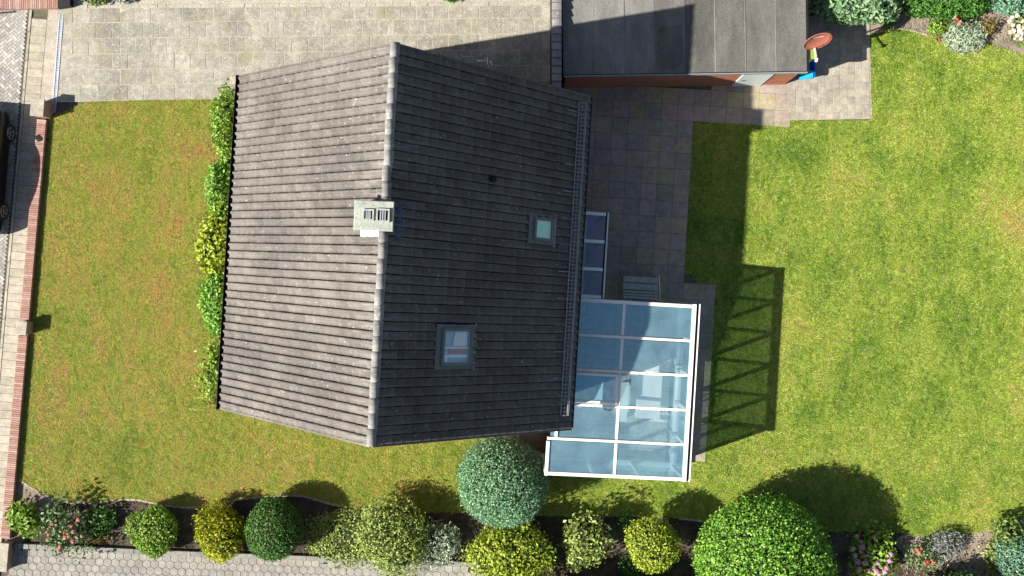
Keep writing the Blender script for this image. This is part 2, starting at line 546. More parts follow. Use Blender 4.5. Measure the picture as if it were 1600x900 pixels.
MAT["seam"] = felt_mat("lap_seam_felt", 0.78)
MAT["feltdk"] = felt_mat("patched_felt", 0.5)

def carpaint():
    t = NT("black_car_paint")
    t.color((0.004, 0.004, 0.005))
    t.b.inputs["Coat Weight"].default_value = 0.15
    t.b.inputs["Coat Roughness"].default_value = 0.05
    return t.fin(0.3, 0.4)
MAT["carpaint"] = carpaint()

# house frame: a runs across the roof to the right, b along the ridge
TH = R(3.4)
HU, HV = Vector((math.cos(TH), -math.sin(TH), 0)), Vector((math.sin(TH), math.cos(TH), 0))
HC = Vector((-3.22, 1.07, 0))
def H(a, b, z=0.0): return HC + HU * a + HV * b + Vector((0, 0, z))
def toH(p):
    d = Vector((p[0], p[1], 0)) - HC
    return d.dot(HU), d.dot(HV)
HL, HW, ZE, ZR = 5.02, 5.28, 4.0, 8.72

# ------------------------------------------------------------------ ground, lawn, paving
g = MB().add([(-150, -150, -0.03), (150, -150, -0.03), (150, 150, -0.03), (-150, 150, -0.03)], [(0, 1, 2, 3)])
tag(g.build("ground", MAT["ground"]), kind="structure")

edge_l = smooth_line([(34, 752), (60, 768), (85, 779), (112, 785), (150, 785), (190, 781), (215, 781), (240, 786), (270, 791), (300, 793), (335, 790), (375, 780), (420, 776), (470, 775), (520, 788), (560, 796), (600, 797), (650, 800), (720, 800), (800, 803), (870, 806), (960, 806), (1030, 808), (1080, 812), (1120, 818), (1200, 826), (1300, 829), (1400, 832), (1450, 838), (1500, 836), (1560, 824), (1600, 806), (1680, 780)])
edge_r = smooth_line([(1680, 120), (1620, 95), (1590, 84), (1560, 74), (1530, 68), (1490, 62), (1450, 55), (1420, 47), (1390, 46), (1372, 50), (1360, 52)])
lawn_px = edge_l + edge_r + [(1360, 188), (1240, 189), (1083, 192), (1075, 330), (1069, 427), (1086, 430), (1086, 456), (1106, 456), (1095, 722), (1000, 722), (800, 700), (640, 640), (500, 300), (430, 148), (374, 152), (300, 155), (200, 157), (135, 160), (110, 172), (79, 182), (22, 752)]
lawn_xy = []
rnd = random.Random(77)
q_ = PX(*lawn_px)
for k in range(len(q_)):
    a_, b_ = Vector(q_[k]), Vector(q_[(k + 1) % len(q_)])
    L = (b_ - a_).length
    nseg = max(1, int(L / 0.16))
    nrm_ = Vector((-(b_ - a_).y, (b_ - a_).x)) / L
    for i in range(nseg):
        p = a_.lerp(b_, i / nseg) + nrm_ * (rnd.uniform(-0.03, 0.03) if i or nseg == 1 else 0)
        lawn_xy.append((p.x, p.y))
lawn = sheet("lawn", lawn_xy, 0.0, MAT["turf"])
tag(lawn, kind="structure")

# the grass itself
tufts = bpy.data.collections.new("tufts")
for k in range(4):
    rnd = random.Random(40 + k)
    m = MB()
    for i in range(9):
        a = rnd.uniform(0, 2 * math.pi)
        r0 = 0.035 * math.sqrt(rnd.random())
        b = Vector((math.cos(a * 3 + i) * r0, math.sin(a * 3 + i) * r0, -0.003))
        L = rnd.uniform(0.025, 0.06)
        d = Vector((math.cos(a), math.sin(a), 0))
        s_ = Vector((-d.y, d.x, 0)) * rnd.uniform(0.0035, 0.006)
        lean = rnd.uniform(0.5, 1.25)
        md = b + d * L * 0.45 * math.sin(lean) + Vector((0, 0, L * 0.6 * math.cos(lean * 0.7)))
        tp = b + d * L * math.sin(lean) + Vector((0, 0, L * 0.85 * math.cos(lean)))
        m.add([b - s_, b + s_, md + s_, md - s_, tp], [(0, 1, 2, 3), (3, 2, 4)])
    o = bpy.data.objects.new("tuft", m.mesh("tuft", MAT["blades"]))
    tufts.objects.link(o)
gr = sheet("grass", lawn_xy, 0.002, MAT["blades"])
tag(gr, "short patchy green and straw-coloured lawn grass", None, None, "stuff")
ng = bpy.data.node_groups.new("grass", 'GeometryNodeTree')
ng.interface.new_socket("Geometry", in_out='INPUT', socket_type='NodeSocketGeometry')
ng.interface.new_socket("Geometry", in_out='OUTPUT', socket_type='NodeSocketGeometry')
N = ng.nodes.new
gi, go = N("NodeGroupInput"), N("NodeGroupOutput")
dp = N("GeometryNodeDistributePointsOnFaces")
dp.inputs["Density"].default_value = 1150.0
ip = N("GeometryNodeInstanceOnPoints")
ci = N("GeometryNodeCollectionInfo")
ci.inputs[0].default_value = tufts
ci.inputs[1].default_value = True
ci.inputs[2].default_value = True
rz = N("FunctionNodeRandomValue"); rz.data_type = 'FLOAT_VECTOR'
rz.inputs[0].default_value = (0, 0, 0); rz.inputs[1].default_value = (0, 0, 6.283)
rs = N("FunctionNodeRandomValue"); rs.data_type = 'FLOAT'
rs.inputs[2].default_value = 0.6; rs.inputs[3].default_value = 1.45
L_ = ng.links.new
L_(gi.outputs[0], dp.inputs["Mesh"])
L_(dp.outputs["Points"], ip.inputs["Points"])
L_(ci.outputs[0], ip.inputs["Instance"])
ip.inputs["Pick Instance"].default_value = True
L_(rz.outputs[0], ip.inputs["Rotation"])
L_(rs.outputs[1], ip.inputs["Scale"])
L_(ip.outputs[0], go.inputs[0])
gm = gr.modifiers.new("grass", 'NODES')
gm.node_group = ng

def piece_mesh(name, w, l, h, mat, bev=0.008):
    """A slab with chamfered top edges, centred, its top at z = 0."""
    m = MB()
    a, b = w / 2, l / 2
    lo = [(-a, -b, -h), (a, -b, -h), (a, b, -h), (-a, b, -h)]
    md = [(-a, -b, -bev), (a, -b, -bev), (a, b, -bev), (-a, b, -bev)]
    e = bev
    tp = [(-a + e, -b + e, 0), (a - e, -b + e, 0), (a - e, b - e, 0), (-a + e, b - e, 0)]
    q = [(0, 1, 5, 4), (1, 2, 6, 5), (2, 3, 7, 6), (3, 0, 4, 7)]
    m.add(lo + md + tp, q + [tuple(i + 4 for i in f) for f in q] + [(8, 9, 10, 11)])
    return m.mesh(name, mat)

def lay(name, me, parent, p, ang, rnd, dz=0.004, tilt=0.006):
    o = link(name, me, parent)
    o.location = Vector(p) + Vector((0, 0, rnd.uniform(-dz, dz))) - origin(parent)
    o.rotation_euler = (rnd.gauss(0, tilt), rnd.gauss(0, tilt), ang + rnd.gauss(0, tilt))
    return o

def pave(parent, name, me, poly, ax, ay, org, w, l, top, ang, seed, bond=0.5, skip=None):
    """Lays pieces of w by l over the polygon, in the frame (ax, ay) from org."""
    rnd = random.Random(seed)
    cs = [((Vector((x, y, 0)) - org).dot(ax), (Vector((x, y, 0)) - org).dot(ay)) for x, y in poly]
    i0, i1 = math.floor(min(c[0] for c in cs) / w) - 1, math.ceil(max(c[0] for c in cs) / w) + 1
    j0, j1 = math.floor(min(c[1] for c in cs) / l), math.ceil(max(c[1] for c in cs) / l)
    n = 0
    for j in range(j0, j1):
        for i in range(i0, i1):
            p = org + ax * ((i + 0.5 + (bond if j % 2 else 0)) * w) + ay * ((j + 0.5) * l)
            if not inside(p.x, p.y, poly) or (skip and skip(p)): continue
            lay(name, me, parent, (p.x, p.y, top), ang, rnd)
            n += 1
    return n

def house_cover(p):
    """Ground that the house stands on."""
    a, b = toH(p)
    return -4.6 < a < 4.6 and -4.4 < b < 4.4

# driveway
dr = R(0.6)
DX, DY = Vector((math.cos(dr), math.sin(dr), 0)), Vector((-math.sin(dr), math.cos(dr), 0))
drive_poly = PX((96, -25), (862, -25), (862, 175), (375, 150), (372, 153), (98, 160), (86, 160))
driveway = sheet("driveway", drive_poly, 0.027, MAT["joint"])
tag(driveway, kind="structure")
me_dr = piece_mesh("driveway_slab", 0.518, 0.518, 0.05, MAT["drive"], 0.005)
d0 = U(102, 12)
n_drive = pave(driveway, "paving_slab", me_dr, PX((102, 12), (858, 6), (858, 172), (560, 150), (376, 151), (102, 158)), DX, DY, d0, 0.542, 0.542, 0.032, dr, 3, 0.5, house_cover)
me_ed = piece_mesh("edge_stone", 0.30, 0.13, 0.10, MAT["joint"])
rnd = random.Random(5)
for k in range(56):
    p = U(104 + 13.6 * k, 11 - 0.09 * k)
    lay("border_stone", me_ed, driveway, (p.x, p.y, 0.045), dr, rnd, 0.006, 0.02)

# sidewalk and road along the wall
wl = math.atan2(56, 642)
WD = Vector((-math.sin(wl), -math.cos(wl), 0))           # down the street
WN = Vector((math.cos(wl), -math.sin(wl), 0))            # towards the garden
W0 = U(76, 188)                                          # inner edge of the wall at its upper end
def S(s, n, z=0.0): return W0 + WD * s + WN * n + Vector((0, 0, z))
road_poly = [S(-8, -12), S(22, -12), S(22, -0.87), S(-8, -0.87)]
road = sheet("road", [p.xy.to_tuple() for p in road_poly], -0.012, MAT["jointdk"])
tag(road, kind="structure")
m = MB()
ca, sa = math.cos(R(45) - wl), math.sin(R(45) - wl)
rnd = random.Random(11)
bw, bl = 0.098, 0.196
for i in range(-110, 110):
    for j in range(-40, 40):
        x0, y0 = (i + 4 * j) * 0.1, i * 0.1
        for (cx, cy, sx, sy) in ((x0 + 0.1, y0 + 0.05, bl / 2, bw / 2), (x0 + 0.35, y0 + 0.1, bw / 2, bl / 2)):
            wx, wy = ca * cx - sa * cy, sa * cx + ca * cy
            p = U(30, 330) + Vector((wx, wy, 0))
            if abs(wx) > 12: continue
            d = p - W0
            n_, s_ = d.dot(WN), d.dot(WD)
            if not (-3.2 < n_ < -1.02 and -4.6 < s_ < 15): continue
            ex, ey = Vector((ca, sa, 0)), Vector((-sa, ca, 0))
            z = rnd.uniform(-0.002, 0.003)
            q = [(-1, -1), (1, -1), (1, 1), (-1, 1)]
            top = [p + ex * (a * (sx - 0.004)) + ey * (b * (sy - 0.004)) + Vector((0, 0, 0.004 + z)) for a, b in q]
            bot = [p + ex * (a * sx) + ey * (b * sy) + Vector((0, 0, -0.006)) for a, b in q]
            m.add(bot + top, [(0, 1, 5, 4), (1, 2, 6, 5), (2, 3, 7, 6), (3, 0, 4, 7), (4, 5, 6, 7)])
m.build("clinker_brick", MAT["clinker"], road, "stuff")

walk_poly = [S(-8, -0.98), S(22, -0.98), S(22, -0.33), S(-8, -0.33)]
walk = sheet("sidewalk", [p.xy.to_tuple() for p in walk_poly], 0.0, MAT["jointdk"])
tag(walk, kind="structure")
me_wk = piece_mesh("sidewalk_slab", 0.53, 0.283, 0.05, MAT["walk"])
me_kb = piece_mesh("kerb_stone", 0.09, 0.98, 0.12, MAT["walk"])
rnd = random.Random(12)
for k in range(-12, 60):
    p = S(0.29 * (k + 0.5), -0.605)
    lay("sidewalk_slab", me_wk, walk, (p.x, p.y, 0.03), -wl, rnd)
for k in range(-4, 18):
    p = S(1.0 * (k + 0.5), -0.93)
    lay("kerb_stone", me_kb, walk, (p.x, p.y, 0.035), -wl, rnd)

# strip of concrete and drain channel at the mouth of the driveway
apron = sheet("concrete_apron", [S(-4.4, -0.335).xy.to_tuple(), S(-0.1, -0.335).xy.to_tuple(), U(88, 176).xy.to_tuple(), U(101, 10).xy.to_tuple()], 0.026, MAT["walk"])
tag(apron, kind="structure")
ch = empty("drain_channel", U(91, 100, 0.02), "narrow steel drain channel across the mouth of the driveway", "drain")
p0, p1 = U(96, 22, 0.03), U(85.5, 158, 0.03)
d = (p1 - p0).normalized(); nn = Vector((-d.y, d.x, 0))
MB().bar(p0 + nn * 0.06, p1 + nn * 0.06, 0.035, 0.03).bar(p0 - nn * 0.06, p1 - nn * 0.06, 0.035, 0.03).build("channel_edge", MAT["channel"], ch)
MB().bar(p0 - Vector((0, 0, 0.008)), p1 - Vector((0, 0, 0.008)), 0.085, 0.012).build("channel_grate", MAT["zinc"], ch)
m = MB()
for k in range(34):
    c = p0.lerp(p1, (k + 0.5) / 34)
    m.bar(c - nn * 0.042, c + nn * 0.042, 0.02, 0.01)
m.build("grate_bar", MAT["channel"], ch, "stuff")

# low brick wall along the sidewalk with its two posts
wall = empty("front_wall", S(7, -0.15), "low red brick garden wall running along the sidewalk", "wall")
MB().prism([S(0.02, -0.29).xy.to_tuple(), S(14.55, -0.29).xy.to_tuple(), S(14.55, -0.01).xy.to_tuple(), S(0.02, -0.01).xy.to_tuple()], -0.02, 0.14).build("wall_body", MAT["mortar"], wall)
me_b = piece_mesh("wall_brick", 0.315, 0.064, 0.08, MAT["redbrick"], 0.005)
rnd = random.Random(13)
nb = int(14.5 / 0.0735)
for k in range(nb):
    s_ = 0.05 + k * 0.0735
    if 6.95 < s_ < 7.5: continue
    p = S(s_, -0.15)
    lay("brick", me_b, wall, (p.x, p.y, 0.185), -wl, rnd, 0.003, 0.006)

def post(s0, s1, z, label, wd=0.40):
    root = empty("gate_post", S((s0 + s1) / 2, -0.2), label, "post", "posts of the front wall")
    c0, c1 = 0.13 - wd, 0.13
    P_ = lambda e: [S(s0 - e, c0 - e).xy.to_tuple(), S(s1 + e, c0 - e).xy.to_tuple(), S(s1 + e, c1 + e).xy.to_tuple(), S(s0 - e, c1 + e).xy.to_tuple()]
    MB().prism(P_(-0.03), -0.02, z - 0.06).build("post_body", MAT["mortar"], root)
    MB().prism(P_(0.0), z - 0.06, z, True).build("post_cap", MAT["walk"], root, bevel=0.01)
post(-0.62, -0.02, 0.62, "pale capped wall post beside the driveway mouth and drain channel", 0.46)
post(6.98, 7.46, 0.50, "pale capped post halfway along the low brick wall", 0.36)
post(14.62, 15.6, 0.42, "white capped wall post beside the hexagon path", 0.34)

# neighbour's wall at the upper left
nw = empty("neighbour_wall", U(40, 0), "short red brick wall on the far side of the driveway mouth", "wall")
a0 = R(0.6)
c0 = U(91, 13, 0.2)
nx = Vector((-math.cos(a0), -math.sin(a0), 0)); ny = Vector((-math.sin(a0), math.cos(a0), 0))
q = lambda s_, t_: (c0 + nx * s_ + ny * t_).xy.to_tuple()
MB().prism([q(0.01, 0.01), q(4.5, 0.01), q(4.5, 0.45), q(0.01, 0.45)], -0.02, 0.15).build("wall_body", MAT["mortar"], nw)
me_b2 = piece_mesh("neighbour_brick", 0.064, 0.46, 0.08, MAT["redbrick"], 0.005)
for k in range(60):
    x, y = q(0.04 + k * 0.0745, 0.23)
    lay("brick", me_b2, nw, (x, y, 0.2), a0, rnd, 0.003, 0.006)
np_ = empty("neighbour_post", U(102, -2), "dark pillar at the end of the far red brick wall", "post")
x0 = c0 - nx * 0.02
MB().prism([(x0 + ny * 0.02).xy.to_tuple(), (x0 - nx * 0.42 + ny * 0.06).xy.to_tuple(), (x0 - nx * 0.42 + ny * 0.7).xy.to_tuple(), (x0 + ny * 0.7).xy.to_tuple()], -0.02, 0.28).build("post_body", MAT["dark"], np_)
rail = empty("wall_bracket", U(-8, 20), "thin bent dark metal bar beside the far red brick wall", "bar")
MB().tube([U(-40, 8, 0.55), U(-22, 22, 0.55), U(-22, 22, 0.0)], 0.03, 8).build("bar", MAT["dark"], rail)

# patio slabs
patio_poly = PX((895, 128), (1236, 128), (1236, 188), (1083, 190), (1075, 330), (1067, 429), (1088, 431), (1086, 456), (1107, 456), (1094, 722), (1070, 722), (1070, 480), (893, 480))
patio = sheet("patio", patio_poly, 0.004, MAT["jointdk"])
tag(patio, kind="structure")
me_pt = piece_mesh("patio_slab", 0.553, 0.553, 0.04, MAT["patio"], 0.005)
porg = H(*toH(U(1083, 190)))
rnd = random.Random(21)
def cons_cover(p):
    a, b = toH(p)
    return (a < 4.5) or (a < 9.0 and b < -1.25)
cnt = 0
for i in range(-10, 6):
    for j in range(-24, 3):
        p = porg + HU * ((i + 0.5) * 0.56) + HV * ((j + 0.5) * 0.56)
        if not inside(p.x, p.y, patio_poly) or cons_cover(p): continue
        lay("paving_slab", me_pt, patio, (p.x, p.y, 0.032), -TH, rnd, 0.002, 0.004)
        cnt += 1
# paved corner beside the garage
corner_poly = PX((1232, 30), (1358, 30), (1362, 186), (1232, 188))
corner = sheet("paved_corner", corner_poly, 0.024, MAT["joint"])
tag(corner, kind="structure")
me_cb = piece_mesh("paving_stone", 0.248, 0.248, 0.05, MAT["cobble"], 0.006)
ga = R(0.9)
GX, GY = Vector((math.cos(ga), math.sin(ga), 0)), Vector((-math.sin(ga), math.cos(ga), 0))
n_cb = pave(corner, "paving_stone", me_cb, corner_poly, GX, GY, U(1232, 188), 0.257, 0.257, 0.034, ga, 31, 0.0, lambda p: p.x < 8.55 and p.y > 7.05)

# hexagon path at the lower edge
path_poly = PX((12, 858), (60, 858), (250, 868), (480, 876), (720, 885), (770, 900), (770, 980), (12, 980))
path = sheet("footpath", path_poly, 0.0, MAT["jointdk"])
tag(path, kind="structure")
fl = 0.272
rad = fl / math.sqrt(3)
m = MB()
mh = MB()
hx = [(math.cos(R(60 * k + 30)) * (rad - 0.006), math.sin(R(60 * k + 30)) * (rad - 0.006)) for k in range(6)]
hx2 = [(x * 0.955, y * 0.955) for x, y in hx]
mh.add([(x, y, -0.05) for x, y in hx] + [(x, y, -0.006) for x, y in hx] + [(x, y, 0) for x, y in hx2],
       [(i, (i + 1) % 6, 6 + (i + 1) % 6, 6 + i) for i in range(6)] + [(6 + i, 6 + (i + 1) % 6, 12 + (i + 1) % 6, 12 + i) for i in range(6)] + [tuple(range(12, 18))])
me_hx = mh.mesh("hex_paver", MAT["hexp"])
pr = R(-2.2)
hX, hY = Vector((math.cos(pr), math.sin(pr), 0)), Vector((-math.sin(pr), math.cos(pr), 0))
cells = []
for j in range(-4, 9):
    for i in range(-4, 66):
        p = U(16, 862) + hX * ((i + (0.5 if j % 2 else 0)) * fl) - hY * (j * 1.5 * rad)
        if inside(p.x, p.y, path_poly) and p.y > U(0, 912).y: cells.append(p)
rnd = random.Random(33)
cells.sort(key=lambda p: -p.y)
far = MB()
for k, p in enumerate(cells):
    if k < 300: lay("hex_paver", me_hx, path, (p.x, p.y, 0.03), pr, rnd, 0.002, 0.004)
    else: far.add([(p.x + x, p.y + y, 0.03) for x, y in hx2], [tuple(range(6))])
if far.v: far.build("hex_paver_field", MAT["hexp"], path, "stuff")
# kerb between path and bed
kl = smooth_line([(24, 852), (60, 853), (130, 856), (250, 862), (480, 871), (720, 880), (760, 884)], 8)
kerb = empty("bed_kerb", U(300, 862), None, None)
tag(kerb, kind="structure")
ks = PX(*kl)
acc, last = 0, ks[0]
for a, b in zip(ks[::2], ks[2::2]):
    p, q_ = Vector((*a, 0.06)), Vector((*b, 0.06))
    d = (q_ - p).normalized() * 0.006
    MB().bar(p + d, q_ - d, 0.17, 0.14).build("kerb_stone", MAT["kerb"], kerb, bevel=0.008)

# planting beds
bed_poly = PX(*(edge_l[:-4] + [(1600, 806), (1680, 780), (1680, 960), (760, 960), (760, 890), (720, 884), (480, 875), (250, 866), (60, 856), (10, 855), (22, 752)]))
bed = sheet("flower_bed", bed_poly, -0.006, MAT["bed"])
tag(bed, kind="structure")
bed2 = sheet("flower_bed", PX(*(edge_r + [(1360, -60), (1700, -60), (1700, 120)])), -0.006, MAT["paleb"])
tag(bed2, kind="structure")
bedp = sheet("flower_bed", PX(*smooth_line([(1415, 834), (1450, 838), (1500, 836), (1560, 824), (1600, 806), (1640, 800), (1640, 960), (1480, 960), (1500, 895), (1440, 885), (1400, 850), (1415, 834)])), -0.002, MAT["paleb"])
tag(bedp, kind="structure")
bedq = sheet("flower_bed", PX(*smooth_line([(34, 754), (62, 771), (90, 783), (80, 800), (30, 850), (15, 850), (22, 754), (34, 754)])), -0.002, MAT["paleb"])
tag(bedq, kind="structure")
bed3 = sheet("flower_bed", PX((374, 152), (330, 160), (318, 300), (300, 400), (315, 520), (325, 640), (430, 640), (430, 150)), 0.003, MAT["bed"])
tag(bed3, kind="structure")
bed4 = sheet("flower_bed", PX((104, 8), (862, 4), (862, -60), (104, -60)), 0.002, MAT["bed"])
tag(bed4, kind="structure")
# pale edging stones along the lawn's edge
rnd = random.Random(44)
me_es = piece_mesh("edging_stone", 0.20, 0.075, 0.09, MAT["edging"], 0.012)
def edging(parent, line, skip=None):
    pts = [Vector((*p, 0)) for p in PX(*line)]
    acc = 0.0
    for a, b in zip(pts, pts[1:]):
        L = (b - a).length
        while acc < L:
            p = a.lerp(b, acc / L)
            if not (skip and skip(p)):
                d = b - a
                lay("edging_stone", me_es, parent, (p.x, p.y, 0.035), math.atan2(d.y, d.x), rnd, 0.006, 0.03)
            acc += 0.213
        acc -= L
edging(bed, [p for p in edge_l if p[0] < 545])
edging(bed, [p for p in edge_l if 1060 < p[0] < 1130 or 1385 < p[0] < 1460][:8])
edging(bed2, [p for p in edge_r if p[0] < 1450])
# clods and pebbles on the bare soil
def clods(parent, poly, n, seed, mat):
    rr = random.Random(seed)
    xs = [p[0] for p in poly]; ys = [p[1] for p in poly]
    m = MB(); k = 0
    while k < n:
        x, y = rr.uniform(min(xs), max(xs)), rr.uniform(min(ys), max(ys))
        k += 1
        if not inside(x, y, poly) or abs(x) > 19 or abs(y) > 11: continue
        r = rr.uniform(0.012, 0.045)
        c = Vector((x, y, 0))
        v = [c + Vector((math.cos(t + r * 90) * r * rr.uniform(.7, 1.2), math.sin(t + r * 90) * r * rr.uniform(.7, 1.2), -0.01)) for t in (0, 1.26, 2.5, 3.8, 5.0)] + [c + Vector((rr.uniform(-.4, .4) * r, rr.uniform(-.4, .4) * r, r * 0.9))]
        m.add(v, [(i, (i + 1) % 5, 5) for i in range(5)])
    m.build("soil_clod", mat, parent, "stuff")
clods(bed, bed_poly, 9000, 1, MAT["bed"])
clods(bed2, PX((1360, 30), (1360, -10), (1640, -10), (1640, 110)), 2500, 2, MAT["paleb"])
clods(bedp, PX((1410, 836), (1640, 800), (1640, 905), (1410, 905)), 2500, 3, MAT["paleb"])

# ------------------------------------------------------------------ house
house = empty("house", HC, "brick house under a steep dark tiled gable roof", "house")
wa, wb = 4.85, 4.72
slope = math.hypot(HW, ZR - ZE)
ang = math.atan2(ZR - ZE, HW)
MB().prism([H(a, b).xy.to_tuple() for a, b in ((-wa, -wb), (wa, -wb), (wa, wb), (-wa, wb))], -0.02, ZE - 0.05).build("wall", MAT["housebrick"], house)
for sgn in (-1, 1):
    m = MB()
    t_, b_ = 0.24, sgn * (wb - 0.12)
    zt = ZR - 0.25
    tri = [(-wa, ZE - 0.05), (wa, ZE - 0.05), (0, zt)]
    v = [H(a, b_ - 0.11, z) for a, z in tri] + [H(a, b_ + 0.11, z) for a, z in tri]
    m.add(v, [(0, 1, 2), (5, 4, 3), (0, 3, 4, 1), (1, 4, 5, 2), (2, 5, 3, 0)])
    m.build("gable", MAT["housebrick"], house)
for a, b in ((-wa - 0.01, -2.5), (-wa - 0.01, 0.6), (-wa - 0.01, 3.0)):
    f = MB().bar(H(a, b - 0.65, 1.6), H(a, b + 0.65, 1.6), 0.08, 1.35).build("window", MAT["white"], house)
    MB().bar(H(a - 0.045, b - 0.57, 1.6), H(a - 0.045, b + 0.57, 1.6), 0.01, 1.2).build("pane", MAT["carglass"], f)
for a, z, w_ in ((-2.6, 1.5, 1.2), (2.4, 1.5, 1.2), (-1.0, 5.2, 1.1), (1.0, 5.2, 1.1)):
    b = -wb - (0.01 if z < 4 else -0.10 + 0.0)
    f = MB().bar(H(a - w_ / 2, -wb - 0.02, z), H(a + w_ / 2, -wb - 0.02, z), 0.08, 1.25).build("window", MAT["white"], house)
    MB().bar(H(a - w_ / 2 + .08, -wb - 0.065, z), H(a + w_ / 2 - .08, -wb - 0.065, z), 0.012, 1.1).build("pane", MAT["carglass"], f)
f = MB().bar(H(1.2, wb + 0.01, 1.05), H(2.2, wb + 0.01, 1.05), 0.08, 2.1).build("door", MAT["door"], house)
MB().tube([H(2.1, wb + 0.09, 1.0), H(2.1, wb + 0.09, 1.2)], 0.015).build("handle", MAT["alu"], f)

deck = MB()
for s_ in (-1, 1):
    e, r_ = [H(s_ * HW, b, ZE - 0.08) for b in (-HL + 0.03, HL - 0.03)], [H(0, b, ZR - 0.08) for b in (-HL + 0.03, HL - 0.03)]
    top = [e[0], r_[0], r_[1], e[1]] if s_ < 0 else [r_[0], e[0], e[1], r_[1]]
    # counter-clockwise from above
    bot = [p - Vector((0, 0, 0.14)) for p in top]
    if s_ < 0: deck.hexa([bot[0], bot[1], bot[2], bot[3]], [top[0], top[1], top[2], top[3]])
    else: deck.hexa(bot, top)
roof = deck.build("roof", MAT["dark"], house)

# one tile: x along the ridge (width), y down the slope, z off the roof
NCOL, NROW = 42, 24
TW, TG = 2 * HL / NCOL, slope / NROW
def tile_geom():
    xs = [0.02, 0.03, 0.10, 0.28, 0.44, 0.53, 0.62, 0.71, 0.80, 0.88, 0.925, 0.93]
    zs = [-0.03, 0.012, 0.002, -0.004, 0.0, 0.022, 0.050, 0.066, 0.066, 0.052, 0.030, -0.03]
    n = len(xs)
    v = []
    for (y, dz) in ((-0.045, 0.0), (TG - 0.030, 0.054), (TG - 0.020, 0.046), (TG - 0.020, -0.01)):
        v += [((x - 0.5) * TW, y, z * 0.9 + dz) for x, z in zip(xs, zs)]
    f = []
    for r_ in range(3):
        for i in range(n - 1):
            a = r_ * n + i
            f.append((a, a + n, a + n + 1, a + 1))
    # the roll's open side
    return v, f
TV, TF = tile_geom()
nrm = {s_: (HU * s_ * math.sin(ang) + Vector((0, 0, math.cos(ang)))) for s_ in (-1, 1)}
dwn = {s_: (HU * s_ * math.cos(ang) - Vector((0, 0, math.sin(ang)))) for s_ in (-1, 1)}
def roof_pt(s_, b, d, h=0.0):
    """On slope s_ (-1 left, 1 right): b along the ridge, d down the slope from it, h off it."""
    return H(0, b, ZR) + dwn[s_] * d + nrm[s_] * h
def roof_hit(px, py, s_):
    o = Vector((0, 0, CAMZ)); dv = U(px, py, 0) - o
    p0 = H(0, 0, ZR)
    t = (p0 - o).dot(nrm[s_]) / dv.dot(nrm[s_])
    p = o + dv * t
    return (p - p0).dot(HV), (p - p0).dot(dwn[s_])
MBT = {}
for s_ in (-1, 1):
    # a right-handed frame: width x down = normal
    wx = dwn[s_].cross(nrm[s_])
    MBT[s_] = Matrix((wx, dwn[s_], nrm[s_])).transposed()
# things that sit in the roof and interrupt the tiles: (slope, b, d, half width, half length)
sky1 = roof_hit(710, 541.5, 1)
sky2 = roof_hit(845, 358.5, 1)
holes = [(1, sky1[0], sky1[1], 0.56, 0.52), (1, sky2[0], sky2[1], 0.36, 0.37)]
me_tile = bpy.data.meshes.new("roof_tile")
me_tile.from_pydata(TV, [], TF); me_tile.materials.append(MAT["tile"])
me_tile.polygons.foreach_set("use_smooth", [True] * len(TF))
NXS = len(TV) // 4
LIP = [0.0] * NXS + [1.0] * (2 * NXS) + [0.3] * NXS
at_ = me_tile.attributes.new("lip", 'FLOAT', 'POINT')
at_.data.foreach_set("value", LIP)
me_tile.set_sharp_from_angle(angle=R(40))
tiles = []
rnd = random.Random(2)
for s_ in (-1, 1):
    for r_ in range(NROW):
        for c in range(NCOL):
            b = -HL + (c + 0.5) * TW
            d = r_ * TG
            if any(h[0] == s_ and abs(b - h[1]) < h[3] + 0.02 and h[2] - h[4] - TG * 0.6 < d < h[2] + h[4] - TG * 0.4 for h in holes): continue
            tiles.append((r_, s_, b + rnd.gauss(0, 0.002), d + rnd.gauss(0, 0.004), rnd.gauss(0, 0.006), rnd.uniform(0, 0.004)))
tiles.sort(key=lambda t: t[0])
fv, ff = [], []
for k, (r_, s_, b, d, tw, up) in enumerate(tiles):
    rot = MBT[s_] @ Matrix.Rotation(tw, 3, 'Z')
    p = roof_pt(s_, b, d, 0.0 + up)
    if k < 300:
        o = link("roof_tile", me_tile, roof)
        o.matrix_local = Matrix.Translation(p - HC) @ rot.to_4x4()
    else:
        n0 = len(fv)
        rm = np.array(rot); pv = np.array(p - HC)
        fv.append(np.array(TV) @ rm.T + pv)
        ff.append(np.array(TF) + (k - 300) * len(TV))
fv = np.concatenate(fv); ff = np.concatenate(ff)
me = bpy.data.meshes.new("tile_field")
me.from_pydata(fv.tolist(), [], ff.tolist())
me.polygons.foreach_set("use_smooth", [True] * len(ff))
me.materials.append(MAT["tile"])
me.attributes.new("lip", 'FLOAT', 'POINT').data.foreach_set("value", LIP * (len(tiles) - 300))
me.set_sharp_from_angle(angle=R(40))
link("tile_field", me, roof, "stuff")
